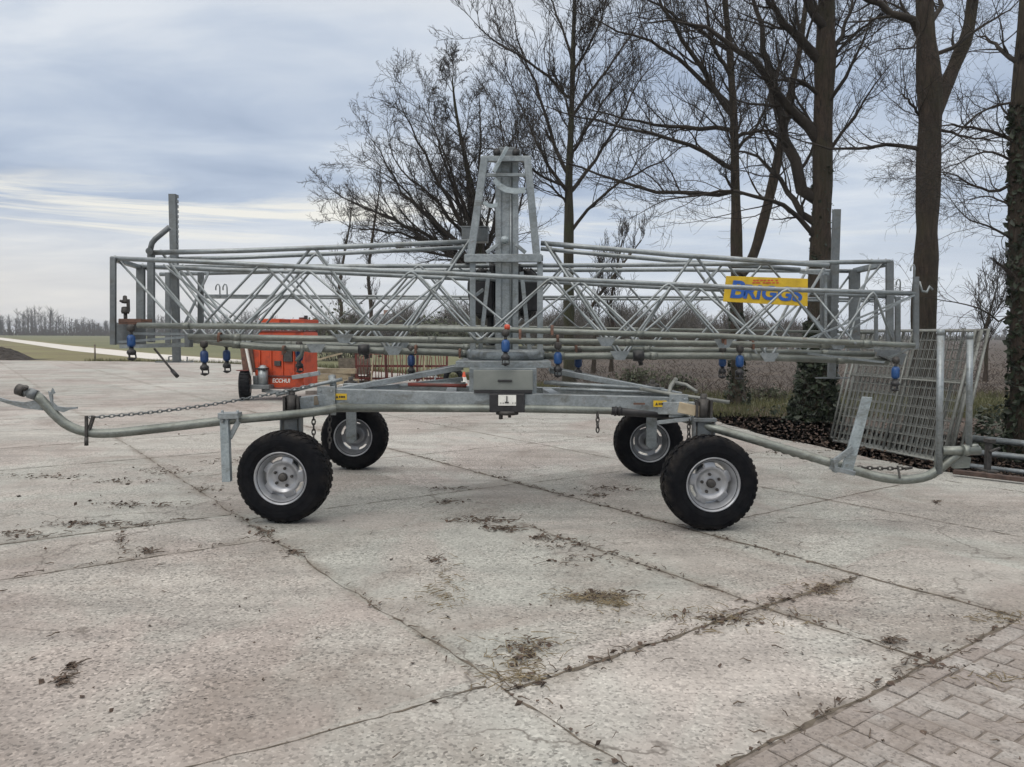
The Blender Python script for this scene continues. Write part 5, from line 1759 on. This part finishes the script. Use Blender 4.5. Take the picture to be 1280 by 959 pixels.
# ------------------------------------------------------------------ orange machine behind
om = empty('feed_machine', gp(341, 500), R(-8))
tag(om, 'orange farm machine with one black wheel, parked behind the left towbar', 'farm machine')
s_ = 18.3 / F      # metres per pixel there
def ox(x): return (x - 342) * s_
def oz(y): return (501 - y) * s_
b = MB()
b.prism([(ox(322), 0.0, oz(487)), (ox(383), 0.0, oz(487)), (ox(383), 0.0, oz(428)), (ox(312), 0.0, oz(428))], (0, 0.85, 0))
b.build('body', 'orange', om, 0.01)
b = MB(); b.prism([(ox(314), 0.15, oz(428)), (ox(382), 0.15, oz(428)), (ox(379), 0.15, oz(415)), (ox(322), 0.15, oz(416))], (0, 0.9, 0)); b.build('hopper', 'orange', om, 0.012)
b = MB(); b.box((ox(350), 0.6, oz(415)), (1.12, 0.96, 0.04)); b.build('hopper_rim', 'darkred', om, 0.008)
b = MB()
for xx in (322, 336, 351, 366, 379):
    for yy in (0.2, 1.0): b.bar((ox(xx), yy, oz(416)), (ox(xx), yy, oz(404)), 0.04, 0.04)
b.build('top_post', 'dark_iron', om, each=1)
b = MB(); b.box((ox(335), 0.6, oz(402)), (0.52, 0.9, 0.1)); b.box((ox(372), 0.6, oz(402.5)), (0.34, 0.9, 0.1)); b.build('top_cover', 'orange', om, 0.01, each=1)
b = MB(); b.box((ox(353), 0.5, oz(407)), (0.5, 0.5, 0.09)); b.box((ox(374), 0.4, oz(400)), (0.12, 0.2, 0.1)); b.build('top_housing', 'darkred', om, 0.008)
b = MB(); b.box((ox(379), 0.36, oz(399)), (0.07, 0.07, 0.15)); b.build('work_lamp', 'black', om, 0.006)
for xx in (326, 341, 356, 371, 381):
    b = MB(); b.box((ox(xx), -0.018, (oz(432) + oz(470)) / 2), (0.035, 0.036, oz(432) - oz(470))); b.build('body_rib', 'orange', om, 0.004)
b = MB(); b.box((ox(352), -0.02, oz(471)), (1.16, 0.04, 0.035)); b.box((ox(352), -0.02, oz(486)), (1.16, 0.04, 0.04)); b.box((ox(348), -0.025, oz(430)), (1.3, 0.05, 0.05)); b.build('body_rail', 'darkred', om, 0.004, each=1)
b = MB(); b.box((ox(364), -0.03, oz(446)), (0.22, 0.08, 0.26)); b.box((ox(350), -0.03, oz(455)), (0.16, 0.06, 0.12)); b.build('control_box', 'dark_iron', om, 0.01)
b = MB(); b.tube([(ox(364), -0.06, oz(440)), (ox(366), -0.16, oz(434)), (ox(376), -0.14, oz(440)), (ox(378), -0.06, oz(462))], 0.02, 8); b.build('hydraulic_hose', 'hose', om)
b = MB()
b.prism([(ox(300), -0.05, oz(430)), (ox(316), -0.05, oz(430)), (ox(320), -0.05, oz(466)), (ox(304), -0.05, oz(468))], (0, 0.9, 0)); b.build('side_chute', 'rust', om, 0.02)
b = MB(); b.bar((ox(311), -0.12, oz(436)), (ox(318), -0.12, oz(470)), 0.05, 0.05); b.build('white_strut', 'white', om)
b = MB()
b.box((ox(331), -0.02, oz(484)), (0.50, 0.5, 0.1)); b.box((ox(322), -0.06, oz(476)), (0.12, 0.1, 0.2)); b.build('step_frame', 'galv_dark', om, 0.01)
b = MB(); b.tube([(ox(333), -0.13, oz(484)), (ox(333), -0.13, oz(460))], 0.115, 16); b.lathe([(0.0, 0.06), (0.06, 0.05), (0.1, 0.0), (0.115, -0.03)], (ox(333), -0.13, oz(460)), (0, 0, 1), 16); b.build('grey_tank', 'galv', om)
b = MB(); b.box((ox(333), -0.16, oz(461.5)), (0.25, 0.2, 0.035)); b.build('tank_strap', 'black', om)
b = MB(); b.bar((ox(372), -0.14, oz(472)), (ox(408), -0.2, oz(466)), 0.1, 0.1); b.bar((ox(330), -0.05, oz(489)), (ox(372), -0.3, oz(491)), 0.08, 0.08); b.build('drawbar', 'galv', om, 0.01)
w = empty('wheel', (ox(308), -0.1, 0.345)); w.parent = om; w.rotation_euler = (0, 0, R(112))
b = MB(); b.lathe([(0.17, -0.1), (0.25, -0.13), (0.31, -0.12), (0.345, -0.08), (0.35, 0), (0.345, 0.08), (0.31, 0.12), (0.25, 0.13), (0.17, 0.1)], (0, 0, 0), (0, 1, 0), 40)
for k_ in range(20):
    t = 2 * math.pi * k_ / 20; e = Vector((math.cos(t), 0, math.sin(t))); b.bar(e * 0.347 + Vector((0, -0.1, 0)), e * 0.347 + Vector((0, 0.1, 0)), 0.035, 0.018, e)
b.build('tyre', 'rubber', w)
b = MB(); b.lathe([(0.0, -0.05), (0.06, -0.06), (0.12, -0.04), (0.16, -0.1), (0.185, -0.115), (0.185, 0.115), (0.12, 0.04), (0.0, 0.05)], (0, 0, 0), (0, 1, 0), 32); b.build('rim', 'white', w)
b = MB(); b.box((ox(308), 0.0, oz(464)), (0.28, 0.5, 0.02)); b.build('mudguard', 'darkred', om, 0.005)
text_mesh('lettering', 'ECCHUI', 0.135, 'white', om, (ox(342), -0.012, oz(479)), (1, 0, 0), (0, 0, 1), 0.1, 0.002, 0.003, sxl=0.92)

# ------------------------------------------------------------------ clutter along the far edge of the yard
def put(name, mb, mat, loc, rz, label, cat, group=None, bevel=0.0):
    o = mb.build(name, mat, None, bevel)
    o.location = loc; o.rotation_euler = (0, 0, rz)
    return tag(o, label, cat, group)


s22 = 23.0 / F
# stacked timber beams
q0 = gp(415, 481)
for k_, (dx, dy, dz, L_, rz, lab) in enumerate(((0, 0, 0.08, 1.5, 0.12, 'pale squared timber, lowest of the little stack behind the left chassis corner'), (0.05, 0.26, 0.08, 1.45, 0.10, 'pale squared timber lying behind the lowest beam of the stack'), (-0.1, 0.1, 0.25, 1.3, 0.2, 'short pale timber across the middle of the beam stack'), (0.1, 0.15, 0.42, 1.25, -0.05, 'topmost pale timber of the beam stack'))):
    b = MB(); b.bar((-L_ / 2, 0, 0), (L_ / 2, 0, 0), 0.16, 0.16, Vector((0, 0, 1)))
    put('timber_beam', b, 'wood', q0 + Vector((dx, dy, dz)), rz, lab, 'timber', 'stacked timbers by the yard edge', 0.01)
# pallets
for k_, lab in enumerate(('bottom pallet of the low stack left of the red harrow', 'upper pallet of the low stack left of the red harrow')):
    root = empty('pallet', gp(437, 478) + Vector((0.05 * k_, 0.3, 0.145 * k_)), 0.1 + 0.05 * k_)
    tag(root, lab, 'pallet', 'stacked pallets by the yard edge')
    b = MB()
    for i in range(7): b.box((0, -0.5 + i * 0.165, 0.132), (1.2, 0.1, 0.022))
    b.build('deck_boards', 'oldwood', root)
    for yy in (-0.48, 0, 0.48):
        b = MB(); b.box((0, yy, 0.011), (1.2, 0.1, 0.022))
        for xx in (-0.53, 0, 0.53): b.box((xx, yy, 0.071), (0.14, 0.1, 0.098))
        b.build('runner', 'oldwood', root)
# dark crate and slanted board on the pallets
b = MB(); 
for i in range(4): b.box((0, -0.3, 0.06 + i * 0.12), (0.95, 0.02, 0.1)); b.box((0, 0.3, 0.06 + i * 0.12), (0.95, 0.02, 0.1)); b.box((-0.48, 0, 0.06 + i * 0.12), (0.02, 0.6, 0.1)); b.box((0.48, 0, 0.06 + i * 0.12), (0.02, 0.6, 0.1))
for xx in (-0.45, 0.45):
    for yy in (-0.27, 0.27): b.box((xx, yy, 0.24), (0.05, 0.05, 0.48))
put('slatted_crate', b, 'oldwood', gp(437, 478) + Vector((0.1, 0.3, 0.295)), 0.12, 'dark slatted crate on the pallet stack left of the red harrow', 'crate')
b = MB(); b.bar((-0.75, 0, 0.0), (0.6, 0, 0.36), 0.25, 0.05, Vector((0, 0, 1)))
put('slanted_board', b, 'wood', gp(405, 480) + Vector((0.1, -0.6, 0.62)), 0.05, 'pale board slanting up above the timber stack', 'board')
b = MB(); b.box((0, 0, 0.06), (1.3, 0.6, 0.12))
put('paving_slab', b, 'stone', gp(452, 486), 0.08, 'pale paving slab lying in front of the pallets', 'slab', None, 0.01)
b = MB(); b.box((0, 0, 0.05), (0.8, 0.5, 0.1))
put('concrete_block', b, 'stone', gp(402, 492), 0.2, 'pale concrete block just right of the orange machine', 'block', None, 0.01)
# red harrow: frame with upright tines
hr = empty('harrow', gp(500, 480) + Vector((0, 0.4, 0)), 0.06)
tag(hr, 'dark red harrow with upright tines standing behind the chassis struts', 'harrow')
b = MB()
for zz in (0.15, 0.55, 0.95):
    b.bar((-1.45, 0, zz), (1.45, 0, zz), 0.07, 0.07, Vector((0, 0, 1)))
for xx in (-1.45, -0.5, 0.5, 1.45): b.bar((xx, 0, 0.0), (xx, 0, 1.02), 0.07, 0.07)
b.build('frame', 'darkred', hr)
b = MB()
for i in range(30):
    xx = -1.38 + i * 0.095
    b.tube([(xx + rng.uniform(-.04, .04), -0.07, 1.0 + rng.uniform(-.16, .12)), (xx + rng.uniform(-.03, .03), -0.09, 0.5), (xx + rng.uniform(-.07, .05), -0.16, 0.08)], 0.014, 6)
b.build('tine', 'darkred', hr, each=1)
b = MB()
for xx in (-0.95, 0.7): b.bar((xx, -0.25, 0.0), (xx + 0.06, -0.12, 1.05), 0.035, 0.05)
b.build('prop_board', 'wood', hr, each=1)
b = MB()
b.box((0, 0, 0.16), (0.6, 0.4, 0.06)); b.bar((-0.25, -0.1, 0.0), (-0.1, -0.1, 0.5), 0.04, 0.04); b.bar((0.25, -0.1, 0), (0.1, -0.1, 0.5), 0.04, 0.04); b.bar((-0.12, -0.1, 0.5), (0.12, -0.1, 0.5), 0.04, 0.04)
put('trestle', b, 'galv_light', gp(551, 483), 0.1, 'small pale steel trestle right of the red harrow', 'trestle')
for (x, y, r_, lab) in ((567, 484, 0.3, 'old tyre leaning beside the control cabinet'),):
    b = MB(); b.lathe([(0.16, -0.08), (0.24, -0.1), (r_, -0.06), (r_, 0.06), (0.24, 0.1), (0.16, 0.08)], (0, 0, r_ - 0.01), (0.2, 1, 0), 30, True)
    put('old_tyre', b, 'rubber', gp(x, y), 0.1, lab, 'tyre')
b = MB(); b.lathe([(0.19, 0.0), (0.19, 0.03), (0.12, 0.035), (0.03, 0.48), (0.0, 0.5)], (0, 0, 0), (0, 0, 1), 20)
root = empty('traffic_cone', gp(580, 486)); tag(root, 'orange and white traffic cone beside the control cabinet', 'traffic cone')
b.build('cone', 'orange', root)
b = MB(); b.lathe([(0.099, 0.16), (0.062, 0.34)], (0, 0, 0), (0, 0, 1), 20); b.v = [(x * 1.03, y * 1.03, z) for x, y, z in b.v]; b.build('reflective_band', 'white', root)

# ------------------------------------------------------------------ leaning mesh panels
A_, B_ = gp(1042, 552.5), gp(1178, 580)
along = (B_ - A_).normalized()
perp = Vector((-along.y, along.x, 0))
if perp.x < 0: perp = -perp
PG = 'galvanised mesh panels leaning in a stack'
plab = ['rusty-footed galvanised mesh panel, frontmost of the leaning stack', 'galvanised mesh panel directly behind the frontmost leaning one', 'galvanised mesh panel third from the front of the leaning stack', 'galvanised mesh panel fourth from the front, set farthest to the right',  'galvanised mesh panel shifted to the left, rearmost of the leaning stack']
plen = (B_ - A_).length


def panel_meshes(L, H, seed):
    r_ = random.Random(seed)
    fr_ = MB()
    fr_.tube([(0, 0, 0), (L, 0, 0)], 0.017, 8); fr_.tube([(0, 0, H), (L, 0, H)], 0.017, 8)
    fr_.tube([(0, 0, -0.02), (0, 0, H + 0.02)], 0.019, 8); fr_.tube([(L, 0, -0.02), (L, 0, H + 0.02)], 0.019, 8)
    fr_.tube([(L * 0.5, 0, 0), (L * 0.5, 0, H)], 0.012, 8)
    fr_.tube([(0, 0, H * 0.6), (L, 0, H * 0.6)], 0.012, 8)
    ms = MB()
    n = int(L / 0.092)
    for i in range(1, n):
        x = L * i / n
        ms.tube([(x, -0.006, 0), (x + r_.uniform(-.008, .008), -0.006, H)], 0.0042, 5, False)
    m_ = int(H / 0.13)
    for j in range(1, m_):
        z = H * j / m_
        ms.tube([(0, 0.006, z), (L, 0.006, z + r_.uniform(-.006, .006))], 0.0042, 5, False)
    return fr_.mesh('frame', 'panel_galv'), ms.mesh('mesh', 'panel_galv')


for k_ in range(5):
    L_, H_ = plen, 1.70
    lean = 0.42 - 0.012 * k_
    fm, mm_ = panel_meshes(L_, H_, k_)
    root = empty('mesh_panel', (0, 0, 0))
    tag(root, plab[k_], 'mesh panel', PG)
    zv = (perp * lean + Vector((0, 0, 1.62))).normalized()
    yv = zv.cross(along).normalized()
    off = perp * (0.055 * k_) + along * ((0, 0.05, -0.03, 0.07, -0.34)[k_])
    mw = Matrix.Identity(4)
    loc = A_ + off + Vector((0, 0, 0.02))
    for i in range(3):
        mw[i][0], mw[i][1], mw[i][2], mw[i][3] = along[i], yv[i], zv[i], loc[i]
    root.matrix_world = mw
    link('frame', fm, root); link('mesh', mm_, root)

# pipes and rusty beam on the ground at the right
pl_ = [((1204, 562), (1420, 588), 0.040, 0.30, 'topmost galvanised pipe on the ground rack at the right edge'), ((1196, 566), (1420, 592), 0.036, 0.17, 'middle galvanised pipe of the bundle at the right edge'), ((1200, 571), (1420, 598), 0.03, 0.04, 'lowest thin galvanised pipe of the bundle at the right edge')]
for (a, b_, r_, z_, lab) in pl_:
    b = MB()
    p0 = gp(a[0], a[1] + 14); p1 = gp(b_[0], b_[1] + 14)
    b.tube([p0 + Vector((0, 0, z_)), p1 + Vector((0, 0, z_))], r_, 14)
    tag(b.build('steel_pipe', 'galv'), lab, 'pipe', 'pipes lying at the right edge')
b = MB()
p0 = gp(1234, 591)
b.box(p0 + Vector((0, 0, 0.2)), (0.05, 0.07, 0.4)); b.box(p0 + Vector((0, 0, 0.02)), (0.14, 0.24, 0.04)); b.box(p0 + Vector((0, -0.02, 0.38)), (0.09, 0.1, 0.05)); b.bar(p0 + Vector((-0.02, -0.06, 0.26)), p0 + Vector((0.1, -0.06, 0.3)), 0.03, 0.03)
tag(b.build('pipe_stand', 'dark_iron', None, 0.006), 'dark iron stand clamping the pipe bundle near the right edge', 'stand')
b = MB(); b.bar(gp(1192, 595) + Vector((0, 0, 0.05)), gp(1420, 622) + Vector((0, 0, 0.05)), 0.08, 0.05, Vector((0, 0, 1)))
tag(b.build('steel_beam', 'darkrust', None, 0.006), 'rusty flat steel beam lying in front of the pipe bundle', 'beam')

# ------------------------------------------------------------------ litter on the ground
def scatter_twigs(name, spots, mat, label, lmin, lmax, r_rad):
    polys = []
    for (x, y, dirn) in spots:
        L = rng.uniform(lmin, lmax)
        a = dirn if dirn is not None else rng.uniform(0, 6.283)
        z0 = 0.006 + rng.random() * 0.006
        pts = [(x, y, z0)]
        for i in range(3):
            a += rng.uniform(-.16, .16)
            pts.append((pts[-1][0] + math.cos(a) * L / 3, pts[-1][1] + math.sin(a) * L / 3, z0 + rng.uniform(0, 0.012)))
        rr_ = r_rad * rng.uniform(0.5, 1.4)
        polys.append((pts, [rr_, rr_, rr_ * .8, rr_ * .4]))
    V, Fq = tubes_np(polys, 4)
    o = link(name, np_mesh(name, V, Fq, mat))
    tag(o, label, 'litter', kind='stuff')


sp = []
for k_ in range(110):
    px, py = rng.uniform(-60, 1340), 520 + 450 * rng.random() ** 1.7
    p = gp(px, py)
    sp.append((p.x, p.y, None))
CL = ((60, 596, 60, 3, 40), (150, 603, 40, 3, 30), (300, 577, 50, 4, 40), (205, 590, 40, 5, 30), (260, 612, 25, 4, 22), (170, 632, 60, 4, 40), (110, 656, 70, 4, 50), (20, 668, 40, 4, 30), (150, 676, 8, 14, 24), (185, 690, 10, 4, 20), (365, 692, 12, 4, 18), (330, 668, 12, 6, 24),
      (600, 652, 45, 4, 60), (625, 662, 22, 3, 46), (560, 628, 20, 3, 16), (675, 673, 18, 3, 24), (560, 612, 26, 2, 20), (760, 612, 40, 3, 30), (745, 620, 22, 3, 22), (700, 680, 40, 6, 26), (730, 700, 60, 12, 24), (545, 700, 10, 4, 14), (985, 566, 40, 4, 26), (1040, 575, 30, 2, 16), (1170, 628, 5, 2, 8),
      (745, 747, 40, 5, 40), (655, 815, 34, 16, 40), (1112, 803, 10, 4, 18), (1030, 738, 20, 5, 26), (900, 775, 50, 8, 36), (1160, 830, 60, 20, 20), (78, 852, 12, 5, 20), (90, 836, 8, 3, 10))
for (cx, cy, sx, sy, n_) in CL:
    for k_ in range(n_):
        p = gp(rng.gauss(cx, sx * .5), max(500, rng.gauss(cy, sy * .6)))
        sp.append((p.x, p.y, R(-54) + rng.gauss(0, 0.9) if rng.random() < 0.5 else rng.gauss(0, 0.5)))
# more twigs caught along the joints
for (n0, s0, n1, s1, c_) in ((4.86, -9, 4.86, 1, 90), (1.96, -8, 1.96, -1, 50), (1.96, -2.72, 4.86, -2.7, 60), (3.83, -5, 3.83, -1.8, 50), (-6, -6.9, 1.96, -6.9, 120), (-4, -5.9, 1.9, -5.9, 90), (-2, -1.76, 4.86, -1.76, 120)):
    for k_ in range(c_):
        t = rng.random(); p = ns(n0 + (n1 - n0) * t + rng.gauss(0, .03), s0 + (s1 - s0) * t + rng.gauss(0, .03))
        sp.append((p.x, p.y, None))
scatter_twigs('twig_litter', sp, 'twigdebris', 'dead twigs scattered over the concrete yard', 0.02, 0.085, 0.003)
sp = []
for (cx, cy, sx, sy, n_) in ((745, 748, 56, 7, 150), (770, 757, 30, 5, 60), (655, 815, 60, 26, 80), (640, 850, 60, 10, 60), (560, 735, 40, 34, 60), (900, 775, 110, 20, 90), (1255, 852, 60, 5, 22), (1250, 775, 50, 7, 45), (1030, 735, 50, 10, 36), (650, 838, 40, 16, 50), (545, 750, 40, 16, 36)):
    for k_ in range(n_):
        p = gp(rng.gauss(cx, sx * .5), rng.gauss(cy, sy * .5)); sp.append((p.x, p.y, None))
scatter_twigs('straw_litter', sp, 'straw', 'wisps of old straw lying on the concrete', 0.03, 0.10, 0.0022)
C_ = []
for k_ in range(130):
    p = gp(rng.uniform(-40, 1320), 530 + 430 * rng.random() ** 1.5); C_.append((p.x, p.y, 0.008))
for (cx, cy, sx, sy, n_) in CL:
    for k_ in range(int(n_ * 1.6)):
        p = gp(rng.gauss(cx, sx * .5), max(500, rng.gauss(cy, sy * .55))); C_.append((p.x, p.y, 0.006 + 0.012 * rng.random()))
for (n0, s0, n1, s1, c_) in ((4.86, -7, 4.86, 0, 160), (1.96, -8, 1.96, -1, 60), (1.96, -2.72, 4.86, -2.7, 110), (3.83, -5, 3.83, -1.8, 50), (0, -1.76, 4.86, -1.76, 120)):
    for k_ in range(c_):
        t = rng.random() ** 1.3; p = ns(n0 + (n1 - n0) * t + rng.gauss(0, .025), s0 + (s1 - s0) * t + rng.gauss(0, .025)); C_.append((p.x, p.y, 0.006 + 0.008 * rng.random()))
tag(leaves('leaf_litter', np.array(C_), 0.014, 'vergeleaf', None, nrg, 0.8), 'small dead leaves lying on the concrete', 'litter', kind='stuff')
# leaves, ivy and grass on the verge
C_ = []
while len(C_) < 9000:
    px = rng.uniform(860, 1400); py = rng.uniform(506, 600)
    lo = line_at([(e[0], e[1]) for e in edge_px], px)
    if py < lo + 1.5:
        p = gp(px, py); C_.append((p.x, p.y, rng.uniform(0.0, 0.03)))
tag(leaves('verge_leaves', np.array(C_), 0.020, 'vergeleaf', None, nrg, 0.6), 'brown fallen leaves covering the verge under the trees', 'leaves', kind='stuff')
C_ = []
for k_ in range(3000):
    px = rng.uniform(1218, 1420); py = rng.uniform(512, 572)
    p = gp(px, py); C_.append((p.x, p.y, rng.uniform(0.0, 0.22) * rng.random()))
for k_ in range(500):
    p = gp(rng.gauss(1015, 25), rng.gauss(519, 5)); C_.append((p.x, p.y, rng.uniform(0.0, 0.15)))
tag(leaves('ground_ivy', np.array(C_), 0.045, 'ivy', None, nrg, 0.3), 'dark ivy and bramble covering the ground under the right trees', 'ground cover', kind='stuff')


def grass_blades(name, pts, hmin, hmax, label, mat='grass'):
    V, Fq = [], []
    for (x, y) in pts:
        a = rng.uniform(0, 6.283); h = rng.uniform(hmin, hmax); w = 0.006 + 0.006 * rng.random()
        lx, ly = rng.uniform(-.6, .6) * h, rng.uniform(-.6, .6) * h
        k = len(V)
        V += [(x - math.cos(a) * w, y - math.sin(a) * w, -0.04), (x + math.cos(a) * w, y + math.sin(a) * w, -0.04), (x + lx, y + ly, h)]
        Fq.append((k, k + 1, k + 2))
    o = link(name, np_mesh(name, V, Fq, mat, False))
    tag(o, label, 'grass', kind='stuff')


pts = []
for k_ in range(16000):
    p = gp(rng.uniform(810, 1420), rng.uniform(490, 522)); pts.append((p.x, p.y))
grass_blades('grass_tufts', pts, 0.04, 0.16, 'green grass on the strip behind the trees')
pts = []
for k_ in range(9000):
    t = rng.random(); i = int(t * (len(edge) - 8)); a, b_ = edge[6 + i % 6], edge[7 + i % 6]
    p = a.lerp(b_, rng.random()); pts.append((p.x + rng.uniform(-.1, .6), p.y + rng.uniform(0, .9)))
grass_blades('edge_grass', pts, 0.05, 0.22, 'rough grass along the far edge of the concrete')
# dead stalks standing on the brown field
polys = []
for k_ in range(6000):
    px = rng.uniform(660, 1500); py = 424 + 72 * rng.random() ** 0.8
    p = gp(px, py); d_ = p.y
    h = rng.uniform(0.04, 0.15); w = 0.004 + 0.00022 * d_
    a = rng.uniform(0, 6.283)
    polys.append(([(p.x, p.y, -0.06), (p.x + math.cos(a) * .08, p.y + math.sin(a) * .08, h * .5), (p.x + math.cos(a) * .22, p.y + math.sin(a) * .2, h)], [w, w * .8, w * .4]))
V, Fq = tubes_np(polys, 3)
M['stalk'] = simple('dead_stalks', (0.024, 0.017, 0.012), (0.060, 0.043, 0.030), 0.6, 0.9)
tag(link('field_stalks', np_mesh('field_stalks', V, Fq, 'stalk')), 'dead reddish-brown stalks standing on the field beyond the trees', 'stalks', kind='stuff')

# ------------------------------------------------------------------ haze
hz = MB()
hz.box((0, 1200, 9.0), (2900, 3000, 20.4))
hm = bpy.data.materials.new('haze'); hm.use_nodes = True
HN = NT(hm.node_tree)
HN.t.nodes.remove(HN.t.nodes['Principled BSDF'])
pv = HN.n('ShaderNodeVolumePrincipled')
pv.inputs['Color'].default_value = (0.80, 0.86, 0.95, 1)
pv.inputs['Density'].default_value = 0.0005
pv.inputs['Anisotropy'].default_value = 0.2
HN.t.links.new(pv.outputs[0], HN.t.nodes['Material Output'].inputs['Volume'])
tag(hz.build('haze', hm), 'pale winter haze over the fields', 'haze', kind='stuff')
